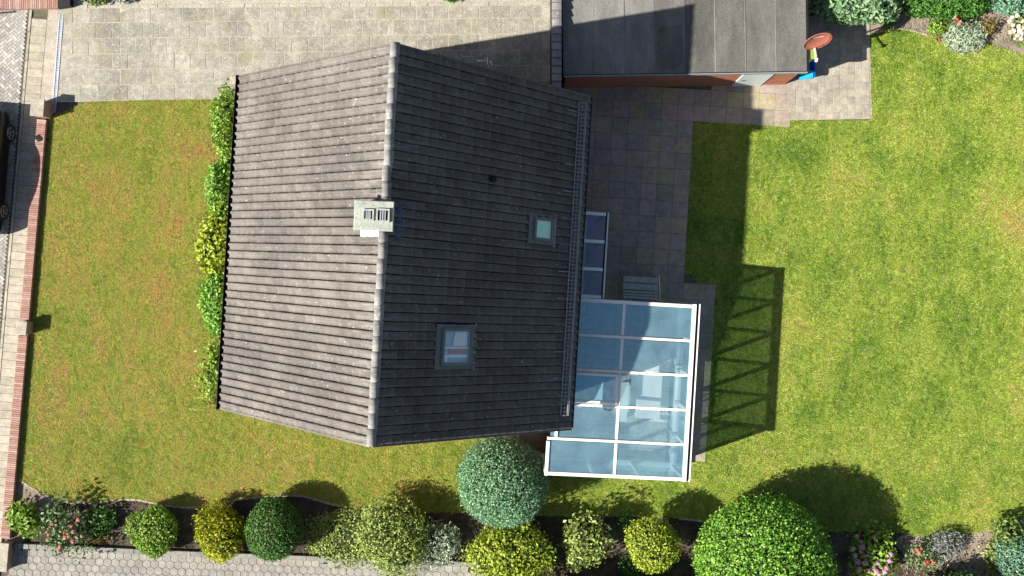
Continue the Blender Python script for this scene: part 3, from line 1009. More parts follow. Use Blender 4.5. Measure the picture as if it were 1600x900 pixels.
# ridge tiles
m = MB()
prof = [(R(a), 0.135) for a in range(-75, 255 + 1 - 0, 0x1e)]
rv, rf = [], []
angs = [R(a) for a in (-12, 15, 42, 68, 90, 112, 138, 165, 192)]
Lr = 2 * HL / 26
for (y, rr) in ((0, 0.112), (Lr + 0.04, 0.130), (Lr + 0.04, 0.110)):
    rv += [(math.cos(t) * rr, y, math.sin(t) * rr - 0.03) for t in angs]
n = len(angs)
for k in range(2):
    for i in range(n - 1):
        rf.append((k * n + i, k * n + i + 1, (k + 1) * n + i + 1, (k + 1) * n + i))
me_rt = bpy.data.meshes.new("ridge_tile")
me_rt.from_pydata(rv, [], [f[::-1] for f in rf]); me_rt.materials.append(MAT["ridge"])
me_rt.polygons.foreach_set("use_smooth", [True] * len(rf))
chim_b = toH(U(584, 337, 9.0))[1]
for k in range(26):
    b = -HL + k * Lr
    o = link("ridge_tile", me_rt, roof)
    o.location = H(0, b, ZR + 0.03) - HC + Vector((rnd.gauss(0, 0.006), 0, rnd.gauss(0, 0.004)))
    o.rotation_euler = (0.02, 0, -TH + rnd.gauss(0, 0.008))
# verge boards and gutters
for sb in (-1, 1):
    for s_ in (-1, 1):
        b = sb * (HL + 0.012)
        MB().bar(roof_pt(s_, b, 0.02, -0.05), roof_pt(s_, b, slope + 0.02, -0.05), 0.05, 0.20, nrm[s_]).build("verge_board", MAT["tile"], house)
def gutter(s_, mat, name="gutter", gr0=0.115):
    c = roof_pt(s_, 0, slope, -0.05) + HU * s_ * (gr0 - 0.015) - Vector((0, 0, 0.02))
    m = MB()
    n = 9
    vs_, fs_ = [], []
    for b in (-HL - 0.06, HL + 0.06):
        for rr in (gr0, gr0 - 0.01):
            for k in range(n):
                t = math.pi + math.pi * k / (n - 1)
                vs_.append(c + HV * b + HU * math.cos(t) * rr + Vector((0, 0, math.sin(t) * rr)))
    for k in range(n - 1):
        fs_ += [(k, k + 1, 2 * n + k + 1, 2 * n + k), (n + k + 1, n + k, 3 * n + k, 3 * n + k + 1)]
    fs_ += [(0, 2 * n, 3 * n, n), (n - 1, 2 * n - 1, 4 * n - 1, 3 * n - 1)]
    m.add(vs_, fs_, True)
    for b in (-HL - 0.055, HL + 0.055):
        m.add([c + HV * b + HU * math.cos(math.pi + math.pi * k / 8) * (gr0 - .005) + Vector((0, 0, math.sin(math.pi + math.pi * k / 8) * (gr0 - .005))) for k in range(9)], [tuple(range(9))])
    return m.build(name, mat, house)
gutter(-1, MAT["dark"])
gr_ = gutter(1, MAT["frame"], gr0=0.075)
MB().tube([H(HW + 0.05, HL - 0.1, ZE - 0.12), H(HW - 0.1, HL - 0.12, ZE - 0.4), H(wa + 0.08, HL - 0.35, ZE - 0.6), H(wa + 0.08, HL - 0.35, 0)], 0.05, 10).build("downpipe", MAT["zinc"], house)
MB().tube([H(-HW + 0.0, -HL + 0.1, ZE - 0.14), H(-wa - 0.08, -wb + 0.15, ZE - 0.5), H(-wa - 0.08, -wb + 0.15, 0)], 0.05, 10).build("downpipe", MAT["dark"], house)
# snow guard lattice along the right eave
sg = MB()
for d in (slope - 0.62, slope - 0.46):
    pass
b0, b1 = -HL + 0.45, HL - 0.25
sgr = MB()
for h in (0.10, 0.24):
    sgr.tube([roof_pt(1, b0, slope - 0.40, h), roof_pt(1, b1, slope - 0.40, h)], 0.016, 6)
dtop = slope - 0.58
sgr.tube([roof_pt(1, b0, dtop, 0.14), roof_pt(1, b1, dtop, 0.14)], 0.017, 6)
sgr.tube([roof_pt(1, b0, dtop + 0.22, 0.25), roof_pt(1, b1, dtop + 0.22, 0.25)], 0.017, 6)
guard = sgr.build("snow_guard", MAT["zinc"], house)
m = MB()
k = b0
while k < b1:
    m.tube([roof_pt(1, k, dtop, 0.14), roof_pt(1, k, dtop + 0.22, 0.25)], 0.012, 5)
    k += 0.115
m.build("guard_rung", MAT["zinc"], guard, "stuff")
for k in range(12):
    b = b0 + 0.3 + k * (b1 - b0 - 0.6) / 11
    MB().bar(roof_pt(1, b, slope - 0.95, 0.062), roof_pt(1, b, slope - 0.42, 0.062), 0.03, 0.012, nrm[1]).build("guard_bracket", MAT["zinc"], guard)

def skylight(hit, hw, hl, label, blind):
    s_ = 1
    b, d = hit
    P_ = lambda x, y, h: roof_pt(s_, b + x, d + y, h)
    fl_ = MB()
    fl_.obox(P_(0, -hl - 0.09, 0.065), HV * (hw + 0.1), dwn[s_] * 0.10, nrm[s_] * 0.03)
    fl_.obox(P_(0, hl + 0.07, 0.055), HV * (hw + 0.1), dwn[s_] * 0.07, nrm[s_] * 0.02)
    for x in (-1, 1): fl_.obox(P_(x * (hw + 0.045), 0, 0.06), HV * 0.05, dwn[s_] * (hl - 0.005), nrm[s_] * 0.025)
    top = fl_.build("skylight", MAT["frame"], house)
    tag(top, label)
    m = MB()
    for y in (-1, 1): m.obox(P_(0, y * (hl - 0.03), 0.11), HV * hw, dwn[s_] * 0.035, nrm[s_] * 0.05)
    for x in (-1, 1): m.obox(P_(x * (hw - 0.04), 0, 0.108), HV * 0.04, dwn[s_] * (hl - 0.067), nrm[s_] * 0.048)
    m.build("sash", MAT["frame"], top, bevel=0.006)
    MB().obox(P_(0, 0, 0.135), HV * (hw - 0.08), dwn[s_] * (hl - 0.066), nrm[s_] * 0.006).build("pane", MAT["skypane"], top)
    if blind: 
        MB().obox(P_(0, 0, 0.10), HV * (hw - 0.082), dwn[s_] * (hl - 0.068), nrm[s_] * 0.006).build("blind", MAT["mint"], top)
        MB().obox(P_(0, hl - 0.12, 0.112), HV * (hw - 0.085), dwn[s_] * 0.014, nrm[s_] * 0.008).build("blind_rail", MAT["door"], top)
    else:
        MB().obox(P_(0, 0, 0.02), HV * (hw - 0.08), dwn[s_] * (hl - 0.068), nrm[s_] * 0.01).build("interior", MAT["bluegrey"], top)
        w_, l_ = hw - 0.085, hl - 0.07
        # curtain, red cloth and white sill seen through the pane (x along ridge: + is up in the photo)
        q = [P_(w_, -l_ * .1, 0.05), P_(w_ * .05, -l_ * .25, 0.05), P_(w_ * .05, l_ * .85, 0.05), P_(w_, l_ * .85, 0.05)]
        MB().add(q + [p + nrm[s_] * 0.02 for p in q], [(4, 5, 6, 7), (0, 1, 5, 4), (1, 2, 6, 5), (2, 3, 7, 6), (3, 0, 4, 7)]).build("curtain", MAT["cloth"], top)
        MB().obox(P_(-w_ * 0.06, 0, 0.06), HV * 0.022, dwn[s_] * l_, nrm[s_] * 0.02).build("curtain_rail", MAT["white"], top)
        MB().obox(P_(-w_ * 0.30, l_ * 0.2, 0.05), HV * w_ * 0.17, dwn[s_] * l_ * 0.72, nrm[s_] * 0.012).build("red_cushion", MAT["redcloth"], top)
        MB().obox(P_(-w_ * 0.60, l_ * 0.15, 0.05), HV * w_ * 0.10, dwn[s_] * l_ * 0.8, nrm[s_] * 0.02).build("sill_board", MAT["white"], top)
        MB().obox(P_(-w_ * 0.75, -l_ * 0.8, 0.05), HV * w_ * 0.22, dwn[s_] * l_ * 0.18, nrm[s_] * 0.02).build("sill_board", MAT["white"], top)
    m = MB()
    for k in range(9):
        x = -hw - 0.1 + k * (2 * hw + 0.2) / 8
        m.obox(P_(x, hl + 0.155 + 0.012 * (k % 2), 0.06), HV * 0.045, dwn[s_] * 0.02, nrm[s_] * 0.012)
    m.build("lead_apron", MAT["zinc"], top)
skylight(sky1, 0.50, 0.50, "larger skylight with curtain and red cushion behind the pane", False)
skylight(sky2, 0.33, 0.36, "smaller skylight with a mint green blind", True)
vb, vd = roof_hit(768, 280, 1)
MB().tube([roof_pt(1, vb, vd, 0.02), roof_pt(1, vb, vd, 0.1), roof_pt(1, vb, vd, 0.1) + Vector((0, 0, 0.14))], [0.09, 0.085, 0.08], 12).build("vent_pipe", MAT["dark"], house)

# chimney
ZC = 9.0
cc = U(584, 337, ZC)
cb = toH(cc)
cy_ = -R(2.5)
cX, cY = Vector((math.cos(cy_), math.sin(cy_), 0)), Vector((-math.sin(cy_), math.cos(cy_), 0))
cp = lambda x, y: (cc + cX * x + cY * y).xy.to_tuple()
chim = MB().prism([cp(-0.43, -0.31), cp(0.43, -0.31), cp(0.43, 0.31), cp(-0.43, 0.31)], 7.7, ZC - 0.10).build("chimney", MAT["lead"], house)
MB().prism([cp(-0.49, -0.37), cp(0.49, -0.37), cp(0.49, 0.37), cp(-0.49, 0.37)], ZC - 0.10, ZC, True).build("chimney_cap", MAT["cement"], chim, bevel=0.015)
for (x, w_) in ((-0.13, 0.10), (0.23, 0.125)):
    m = MB()
    for (a, b, sx, sy) in ((-w_ - .02, 0, .02, w_ + .04), (w_ + .02, 0, .02, w_ + .04), (0, -w_ - .02, w_, .02), (0, w_ + .02, w_, .02)):
        m.obox(cc + cX * (x + a) + cY * (b + 0.015) + Vector((0, 0, 0.03)), cX * sx, cY * sy, Vector((0, 0, 0.03)))
    m.build("flue_collar", MAT["cement"], chim)
    MB().obox(cc + cX * x + cY * 0.015 + Vector((0, 0, 0.006)), cX * w_, cY * w_, Vector((0, 0, 0.004))).build("flue_opening", MAT["dark"], chim)
    m = MB()
    for t in (-0.45, 0.0, 0.45):
        m.obox(cc + cX * (x + t * w_) + cY * 0.015 + Vector((0, 0, 0.045)), cX * 0.016, cY * w_, Vector((0, 0, 0.012)))
    m.build("flue_grate", MAT["zinc"], chim)
# flashing skirts: scalloped lead at the right, bright sheet at the near side
m = MB()
for k in range(7):
    c = cc + cX * (0.50 + 0.02 * (k % 2)) + cY * (-0.42 + 0.13 * k)
    z = ZR - 0.50 * math.tan(ang) + 0.18
    m.obox(Vector((c.x, c.y, z)), cX * 0.07, cY * 0.063, Vector((0.04, 0, 0.05)))
m.build("lead_apron", MAT["lead"], chim)
m = MB()
q = [cc + cX * a + cY * b for a, b in ((-0.44, -0.50), (0.14, -0.50), (0.14, -0.315), (-0.44, -0.315))]
for p in q: p.z = ZR - abs(toH(p)[0]) * math.tan(ang) + 0.12
m.hexa([p - Vector((0, 0, 0.05)) for p in q], q)
m.build("sheet_flashing", MAT["white"], chim)

# ------------------------------------------------------------------ conservatory and lean-to
con = empty("conservatory", H(7, -3.8), "white framed glass conservatory with ten roof panes", "conservatory")
A0, A1, AM, B0, B1 = 4.98, 9.08, 6.84, -1.12, -6.60
AW = 4.66                                                # the bay that passes the house corner starts here
zr_ = lambda a: 3.02 - (a - 4.66) * 0.072
bs = [B0 + (B1 - B0) * k / 5 for k in range(6)]
for k, b in enumerate(bs):
    a_s = AW if k >= 4 else A0
    w_ = 0.115 if k in (0, 5) else 0.085
    MB().bar(H(a_s, b, zr_(a_s)), H(A1 - 0.05, b, zr_(A1 - 0.05)), w_, 0.11).build("rafter", MAT["white"], con, bevel=0.01)
for k in range(5):
    MB().bar(H(AM, bs[k] - 0.068, zr_(AM)), H(AM, bs[k + 1] + 0.068, zr_(AM)), 0.085, 0.08).build("purlin", MAT["white"], con)
MB().bar(H(AW + 0.03, bs[4] - 0.09, zr_(AW)), H(AW + 0.03, B1 - 0.07, zr_(AW)), 0.10, 0.115).build("end_rafter", MAT["white"], con)
MB().bar(H(A0 - 0.05, B0 + 0.05, zr_(A0) + 0.003), H(A0 - 0.05, bs[4] + 0.06, zr_(A0) + 0.003), 0.08, 0.13).build("wall_plate", MAT["white"], con)
MB().bar(H(A1 - 0.0, B0 + 0.07, zr_(A1) - 0.01), H(A1, B1 - 0.07, zr_(A1) - 0.01), 0.12, 0.13).build("eaves_beam", MAT["white"], con)
gx = A1 + 0.075
m = MB()
m.bar(H(gx + 0.03, B0 + 0.08, zr_(A1) - 0.10), H(gx + 0.03, B1 - 0.08, zr_(A1) - 0.10), 0.10, 0.02)
m.build("gutter_floor", MAT["dark"], con)
MB().bar(H(gx + 0.10, B0 + 0.085, zr_(A1) - 0.05), H(gx + 0.10, B1 - 0.085, zr_(A1) - 0.05), 0.035, 0.12).build("gutter", MAT["white"], con)
for k in range(5):
    for (a, c) in (((AW + 0.085) if k == 4 else A0, AM - 0.045), (AM + 0.045, A1 - 0.065)):
        if k == 3 and a < AM - 0.1:
            a = AW + 0.09 if False else a
        b_hi, b_lo = bs[k] - 0.068, bs[k + 1] + 0.068
        if k == 2 and a < AM - 0.1:
            rw = MB()
            for b in (b_hi - 0.05, b_lo + 0.05): rw.bar(H(a + 0.02, b, zr_(a) + 0.07), H(c - 0.02, b, zr_(c) + 0.07), 0.075, 0.09)
            for x in (a + 0.06, c - 0.06): rw.bar(H(x, b_hi - 0.09, zr_(x) + 0.07), H(x, b_lo + 0.09, zr_(x) + 0.07), 0.075, 0.085)
            rwo = rw.build("roof_window", MAT["white"], con, bevel=0.008)
            MB().hexa([H(a + .1, b_lo + .09, zr_(a) + .06), H(c - .1, b_lo + .09, zr_(c) + .06), H(c - .1, b_hi - .09, zr_(c) + .06), H(a + .1, b_hi - .09, zr_(a) + .06)],
                      [H(a + .1, b_lo + .09, zr_(a) + .07), H(c - .1, b_lo + .09, zr_(c) + .07), H(c - .1, b_hi - .09, zr_(c) + .07), H(a + .1, b_hi - .09, zr_(a) + .07)]).build("pane", MAT["pane"], rwo)
            continue
        q = [(a, b_lo), (c, b_lo), (c, b_hi), (a, b_hi)]
        MB().add([H(x, y, zr_(x) + 0.02) for x, y in q], [(0, 1, 2, 3)]).build("glass_pane", MAT["pane"], con)
# bay four reaches past the house corner too
MB().add([H(x, y, zr_(x) + 0.02) for x, y in ((AW + 0.085, bs[4] + 0.068), (A0 - 0.09, bs[4] + 0.068), (A0 - 0.09, -wb - 0.04), (AW + 0.085, -wb - 0.04))], [(0, 1, 2, 3)]).build("glass_pane", MAT["pane"], con)
# posts and glass walls
for k, b in enumerate(bs):
    MB().prism([H(A1 + x, b + y).xy.to_tuple() for x, y in ((-.055, -.055), (.05, -.055), (.05, .055), (-.055, .055))], 0, zr_(A1) - 0.08).build("post", MAT["white"], con)
for a in (AW + 0.03, 6.2, 7.7):
    MB().prism([H(a + x, B1 + y).xy.to_tuple() for x, y in ((-.05, -.06), (.05, -.06), (.05, .05), (-.05, .05))], 0, zr_(a) - 0.06).build("post", MAT["white"], con)
for a in (5.05, 7.1):
    MB().prism([H(a + x, B0 + y).xy.to_tuple() for x, y in ((-.05, -.05), (.05, -.05), (.05, .06), (-.05, .06))], 0, zr_(a) - 0.06).build("post", MAT["white"], con)
for k in range(5):
    MB().bar(H(A1 - 0.005, bs[k] - 0.06, 0.4), H(A1 - 0.005, bs[k + 1] + 0.06, 0.4), 0.07, 0.70).build("wall_panel", MAT["white"], con)
    MB().bar(H(A1, bs[k] - 0.06, 1.70), H(A1, bs[k + 1] + 0.06, 1.70), 0.012, 1.88).build("wall_glass", MAT["wallpane"], con)
    MB().bar(H(A1 - 0.03, bs[k] - 0.06, 0.78), H(A1 - 0.03, bs[k + 1] + 0.06, 0.78), 0.16, 0.05).build("sill", MAT["white"], con)
aa = [AW + 0.08, 6.15, 6.25, 7.65, 7.75, A1 - 0.055]
for k in range(3):
    MB().bar(H(aa[2 * k], B1, 1.40), H(aa[2 * k + 1], B1, 1.40), 0.012, 2.6).build("wall_glass", MAT["wallpane"], con)
    MB().bar(H(aa[2 * k], B1 - 0.004, 0.5), H(aa[2 * k + 1], B1 - 0.004, 0.5), 0.05, 0.08).build("glazing_bar", MAT["white"], con)
aa = [5.10, 7.05, 7.15, A1 - 0.055]
for k in range(2):
    MB().bar(H(aa[2 * k], B0, 1.40), H(aa[2 * k + 1], B0, 1.40), 0.012, 2.5).build("wall_glass", MAT["wallpane"], con)
MB().bar(H(AW + 0.03, -wb - 0.05, 1.4), H(AW + 0.03, B1 + 0.06, 1.4), 0.012, 2.6).build("wall_glass", MAT["wallpane"], con)
fl_ = MB().prism([H(a, b).xy.to_tuple() for a, b in ((AW, B1 - 0.05), (A1 + 0.05, B1 - 0.05), (A1 + 0.05, B0 + 0.05), (4.86, B0 + 0.05), (4.86, -wb - 0.02), (AW, -wb - 0.02))], -0.02, 0.05).build("floor", MAT["jointdk"], con)
me_ft = piece_mesh("floor_tile", 0.49, 0.49, 0.02, MAT["pale_floor"], 0.003)
rnd = random.Random(61)
for i in range(9):
    for j in range(11):
        p = H(4.93 + 0.25 + i * 0.5, B1 + 0.2 + j * 0.5)
        if toH(p)[0] > A1 - 0.3: continue
        lay("floor_tile", me_ft, fl_, (p.x, p.y, 0.062), -TH, rnd, 0.0005, 0.0)

# what stands inside it
def at(px, py, z):
    return U(px, py, z)
t = empty("dining_table", at(1016, 622, 0.0), "long white covered table inside the conservatory", "table")
tc = at(1014, 618, 0.75)
MB().obox(tc, HU * 0.42, HV * 0.78, Vector((0, 0, 0.02))).build("table_top", MAT["cloth"], t, bevel=0.01)
for x in (-1, 1):
    for y in (-1, 1):
        c = tc + HU * 0.36 * x + HV * 0.70 * y
        MB().bar((c.x, c.y, 0.06), (c.x, c.y, 0.725), 0.05, 0.05).build("leg", MAT["white"], t)
t = empty("side_bench", at(975, 625, 0), "narrow white bench beside the conservatory table", "bench")
tc = at(973, 628, 0.45)
MB().obox(tc, HU * 0.17, HV * 0.68, Vector((0, 0, 0.025))).build("seat", MAT["cloth"], t)
for y in (-1, 1):
    c = tc + HV * 0.58 * y
    MB().obox((c.x, c.y, 0.24), HU * 0.14, HV * 0.03, Vector((0, 0, 0.18))).build("leg", MAT["white"], t)
t = empty("wicker_chair", at(1038, 552, 0), "dark round wicker chair inside the conservatory with a pale cushion", "chair")
c = at(1037, 552, 0.4)
MB().lathe((c.x, c.y, 0.06), [(0.25, 0), (0.2, 0.12), (0.24, 0.30), (0.27, 0.34), (0.02, 0.36)], 20).build("seat", MAT["wicker"], t)
m = MB()
for k in range(9):
    a = R(95 + k * 20) 
    p = c + Vector((math.cos(a) * 0.28, math.sin(a) * 0.28, 0))
    m.tube([(p.x, p.y, 0.36), (p.x + math.cos(a) * 0.03, p.y + math.sin(a) * 0.03, 0.62), (p.x + math.cos(a) * 0.04, p.y + math.sin(a) * 0.04, 0.80)], 0.028, 6)
m.tube([c + Vector((math.cos(R(95 + k * 10)) * 0.32, math.sin(R(95 + k * 10)) * 0.32, 0.40)) for k in range(17)], 0.035, 8)
m.build("backrest", MAT["wicker"], t)
MB().lathe((c.x + 0.05, c.y, 0.42), [(0.17, 0), (0.19, 0.03), (0.15, 0.06), (0.01, 0.07)], 16).build("cushion", MAT["bluegrey"], t)
t = empty("round_stool", at(919, 667, 0), "dark round stool inside the conservatory near the house corner", "stool")
c = at(919, 667, 0.45)
MB().lathe((c.x, c.y, 0.38), [(0.18, 0), (0.20, 0.03), (0.20, 0.06), (0.17, 0.08), (0.01, 0.085)], 24).build("seat", MAT["wicker"], t)
MB().lathe((c.x, c.y, 0.462), [(0.03, 0), (0.03, 0.02), (0.01, 0.022)], 10).build("button", MAT["cloth"], t)
for k in range(4):
    a = R(45 + 90 * k)
    MB().tube([(c.x + math.cos(a) * 0.12, c.y + math.sin(a) * 0.12, 0.38), (c.x + math.cos(a) * 0.17, c.y + math.sin(a) * 0.17, 0.06)], 0.018, 6).build("leg", MAT["wicker"], t)
t = empty("glass_cabinet", at(1056, 665, 0), "pale open shelf frame standing in the conservatory near the outer wall", "shelf")
c = at(1054, 668, 1.2)
for x in (-1, 1):
    for y in (-1, 1):
        p = c + HU * 0.22 * x + HV * 0.42 * y
        MB().bar((p.x, p.y, 0.06), (p.x, p.y, 1.30), 0.035, 0.035).build("upright", MAT["white"], t)
for z in (0.25, 0.75, 1.25):
    MB().obox((c.x, c.y, z), HU * 0.195, HV * 0.395, Vector((0, 0, 0.01))).build("shelf_board", MAT["skypane"], t)
t = empty("low_sideboard", at(1010, 715, 0), "low white sideboard along the conservatory's front glass", "sideboard")
c = at(1000, 727, 0.5)
MB().obox((c.x, c.y, 0.31), HU * 1.25, HV * 0.14, Vector((0, 0, 0.25))).build("body", MAT["white"], t)
MB().obox((c.x, c.y, 0.575), HU * 1.28, HV * 0.16, Vector((0, 0, 0.012))).build("top_board", MAT["door"], t)

# lean-to
lt = empty("glass_lean_to", H(5.6, 0.3), "narrow three-pane glass lean-to against the house wall above the conservatory", "lean-to")
LA0, LA1, LB0, LB1 = 4.90, 6.13, 1.62, -1.0
lz = lambda a: 2.95 - (a - 4.9) * 0.16
lb = [LB0 + (LB1 - LB0) * k / 3 for k in range(4)]
for k, b in enumerate(lb):
    MB().bar(H(LA0, b, lz(LA0)), H(LA1 - 0.03, b, lz(LA1 - 0.03)), 0.10, 0.09).build("rafter", MAT["white"], lt, bevel=0.008)
for k in range(3):
    MB().add([H(x, y, lz(x) + 0.015) for x, y in ((LA0, lb[k + 1] + .05), (LA1 - .02, lb[k + 1] + .05), (LA1 - .02, lb[k] - .05), (LA0, lb[k] - .05))], [(0, 1, 2, 3)]).build("glass_pane", MAT["pane2"], lt)
MB().bar(H(LA1, LB0 + .05, lz(LA1) - .02), H(LA1, LB1 - .03, lz(LA1) - .02), 0.05, 0.10).build("eaves_beam", MAT["dark"], lt)
MB().bar(H(LA1 + .05, LB0 + .055, lz(LA1) - .03), H(LA1 + .05, LB1 - .025, lz(LA1) - .03), 0.045, 0.10).build("gutter", MAT["white"], lt)
for b in lb[:3]:
    MB().prism([H(LA1 - 0.05 + x, b + y).xy.to_tuple() for x, y in ((-.04, -.04), (.04, -.04), (.04, .04), (-.04, .04))], 0, lz(LA1) - 0.09).build("post", MAT["dark"], lt)
MB().bar(H(5.62, LB0 - .1, 1.15), H(5.62, LB1 + .05, 1.15), 0.05, 0.06).build("reflection_bar", MAT["white"], lt)  # white bar imitating the reflected line in the panes, no real rail

# bench and rail on the patio
bn = empty("garden_bench", at(1000, 450, 0), "grey slatted garden bench on the patio beside the conservatory", "bench")
bc = at(1000, 452, 0.45)
bY = -HV
yy = [(-0.33, 0.16, 0.45), (-0.08, 0.17, 0.45), (0.10, 0.055, 0.52), (0.20, 0.055, 0.64), (0.29, 0.055, 0.76)]
for (y, w_, z) in yy:
    c = bc + bY * y; c.z = z
    tl = 0.0 if z < 0.5 else 0.10
    MB().obox(c, HU * 0.60, bY * w_ * 0.62 + Vector((0, 0, tl * w_)), Vector((0, 0, 0.02)) - bY * 0.02 * tl).build("slat", MAT["wood"], bn, bevel=0.006)
for x in (-1, 1):
    m = MB()
    for (y, z) in ((-0.38, 0.42), (0.12, 0.42)):
        c = bc + HU * 0.55 * x + bY * y
        m.bar((c.x, c.y, 0.03), (c.x, c.y, z), 0.05, 0.05)
    c = bc + HU * 0.55 * x
    m.bar((c + bY * -0.36) - Vector((0, 0, 0.05)), (c + bY * 0.1) - Vector((0, 0, 0.05)), 0.04, 0.04)
    m.bar((c + bY * 0.12) - Vector((0, 0, 0.05)), c + bY * 0.36 + Vector((0, 0, 0.36)), 0.04, 0.03)
    m.build("side_frame", MAT["wood"], bn)
rl = empty("leaning_pole", at(1031, 450, 0), "thin pale pole standing beside the grey bench", "pole")
MB().tube([at(1030, 430, 1.05), at(1031.5, 474, 1.0)], 0.02, 8).tube([at(1030, 431, 1.05), at(1030, 431, 1.05) * 0.0 + Vector((at(1030, 431, 1.05).x, at(1030, 431, 1.05).y, 0.03))], 0.018, 8).build("pole", MAT["cream"], rl)
gl = empty("metal_railing", H(1.6, 5.3), "low metal railing with pale fittings half hidden under the gable edge", "railing")
q0, q1 = at(722, 88.5, 0.9), at(757, 89.5, 0.9)
MB().tube([q0, q1], 0.018, 8).build("top_rail", MAT["zinc"], gl)
for k in range(6):
    p = q0.lerp(q1, 0.3 + 0.14 * k)
    MB().tube([(p.x, p.y, 0.9), (p.x, p.y, 0.03)], 0.012, 6).build("baluster", MAT["alu"], gl)
for x0, y0, x1, y1 in ((745, 95, 759, 95), (761.5, 90, 761.5, 101), (766, 95, 769.5, 102)):
    MB().tube([at(x0, y0, 0.7), at(x1, y1, 0.7)], 0.022, 8).build("fitting", MAT["white"], gl)

# ------------------------------------------------------------------ garage, wall with coping, dish, tubs
ZG = 2.08
gar = empty("garage", U(1070, 60), "flat roofed red brick garage with grey felt roof sheets", "garage")
G0 = U(881, 118, ZG)
def G(x, y, z=0.0):
    p = G0 + GX * x + GY * y
    return Vector((p.x, p.y, z))
GW = (U(1262, 112, ZG) - G0).length
GD = 6.2
fx0, fx1, fy0 = 0.10, GW - 0.14, 0.05
MB().prism([G(fx0, fy0).xy.to_tuple(), G(fx1, fy0).xy.to_tuple(), G(fx1, GD - .1).xy.to_tuple(), G(fx0, GD - .1).xy.to_tuple()], -0.02, ZG - 0.14).build("wall", MAT["brick"], gar)
MB().prism([G(0, 0).xy.to_tuple(), G(GW, 0).xy.to_tuple(), G(GW, GD).xy.to_tuple(), G(0, GD).xy.to_tuple()], ZG - 0.14, ZG - 0.012, True).build("roof_slab", MAT["dark"], gar)
ns = 8
sw = (GW - 0.04) / ns
for k in range(ns):
    o = MB().prism([G(0.02 + k * sw - 0.035, 0.03).xy.to_tuple(), G(0.02 + (k + 1) * sw - 0.008, 0.03).xy.to_tuple(), G(0.02 + (k + 1) * sw - 0.008, GD - .03).xy.to_tuple(), G(0.02 + k * sw - 0.035, GD - .03).xy.to_tuple()], ZG - 0.012, ZG - 0.006 + 0.010 * (k % 2)).build("roofing_sheet", MAT["felt" if k < 4 else "feltold"], gar)
for k in range(1, ns):
    MB().bar(G(0.02 + k * sw - 0.02, 0.04, ZG + 0.004), G(0.02 + k * sw - 0.02, GD - 0.04, ZG + 0.004), 0.028, 0.014).build("lap_seam", MAT["seam"], gar)
pp = [(1030, 42), (1064, 38), (1068, 96), (1056, 109), (1034, 108), (1025, 98)]
MB().prism([U(a, b, ZG).xy.to_tuple() for a, b in pp], ZG - 0.004, ZG + 0.010).build("roof_patch", MAT["feltdk"], gar)
MB().bar(G(-0.01, -0.02, ZG - 0.06), G(GW + 0.01, -0.02, ZG - 0.06), 0.03, 0.15).build("edge_trim", MAT["zinc"], gar)
MB().bar(G(GW + 0.02, -0.035, ZG - 0.05), G(GW + 0.02, GD, ZG - 0.05), 0.045, 0.15).build("edge_trim", MAT["dark"], gar)
d0_, d1_ = U(1142, 131, 0), U(1187, 131, 0)
dx0 = (Vector((d0_.x, d0_.y, 0)) - Vector((G0.x, G0.y, 0))).dot(GX)
dx1 = (Vector((d1_.x, d1_.y, 0)) - Vector((G0.x, G0.y, 0))).dot(GX)
dd = MB().bar(G(dx0, fy0 - 0.01, 0.98), G(dx1, fy0 - 0.01, 0.98), 0.05, 1.90).build("door", MAT["door"], gar)
MB().tube([G(dx0 + 0.1, fy0 - 0.07, 1.0), G(dx0 + 0.22, fy0 - 0.07, 1.0)], 0.012).build("handle", MAT["dark"], dd)
MB().bar(G(dx0 - 0.03, fy0 - 0.012, 0.98), G(dx0 - 0.03, fy0 - 0.012, 0.0) + Vector((0, 0, 1.95)), 0.05, 0.05)

gw = empty("coping_wall", U(868, 60), "tall wall with a dark tiled coping between driveway and garage", "wall")
ZW = 2.40
w0, w1 = U(862, 150, ZW), U(862, -30, ZW)
MB().prism([(w0.x + .05, w0.y), (w0.x + .27, w0.y), (w0.x + .27, w1.y + 1.5), (w0.x + .05, w1.y + 1.5)], -0.02, ZW - 0.09).build("wall_body", MAT["dark"], gw)
me_cp = MB()
def coping_piece():
    m = MB()
    hw_, l_ = 0.155, 0.255
    xs = [-hw_, -hw_ * .5, 0, hw_ * .5, hw_]
    zs = [0.0, 0.022, 0.03, 0.022, 0.0]
    v = []
    for y, dz in ((-l_ / 2 + .012, 0.055), (l_ / 2, 0.0)):
        v += [(x, y, z + dz) for x, z in zip(xs, zs)]
    v += [(x, -l_ / 2 + .012, z - 0.02) for x, z in zip(xs, zs)]
    f = [(i, i + 1, 6 + i, 5 + i) for i in range(4)] + [(10 + i, 11 + i, i + 1, i) for i in range(4)]
    m.add(v, f)
    return m.mesh("coping_tile", MAT["coping"])
me_cp = coping_piece()
y = w0.y + 0.1
rnd = random.Random(71)
while y < w1.y + 1.4:
    o = link("coping_tile", me_cp, gw)
    o.location = Vector((w0.x + 0.16, y, ZW - 0.06)) - origin(gw)
    o.rotation_euler = (rnd.gauss(0, .01), rnd.gauss(0, .01), rnd.gauss(0.02, .012))
    y += 0.252

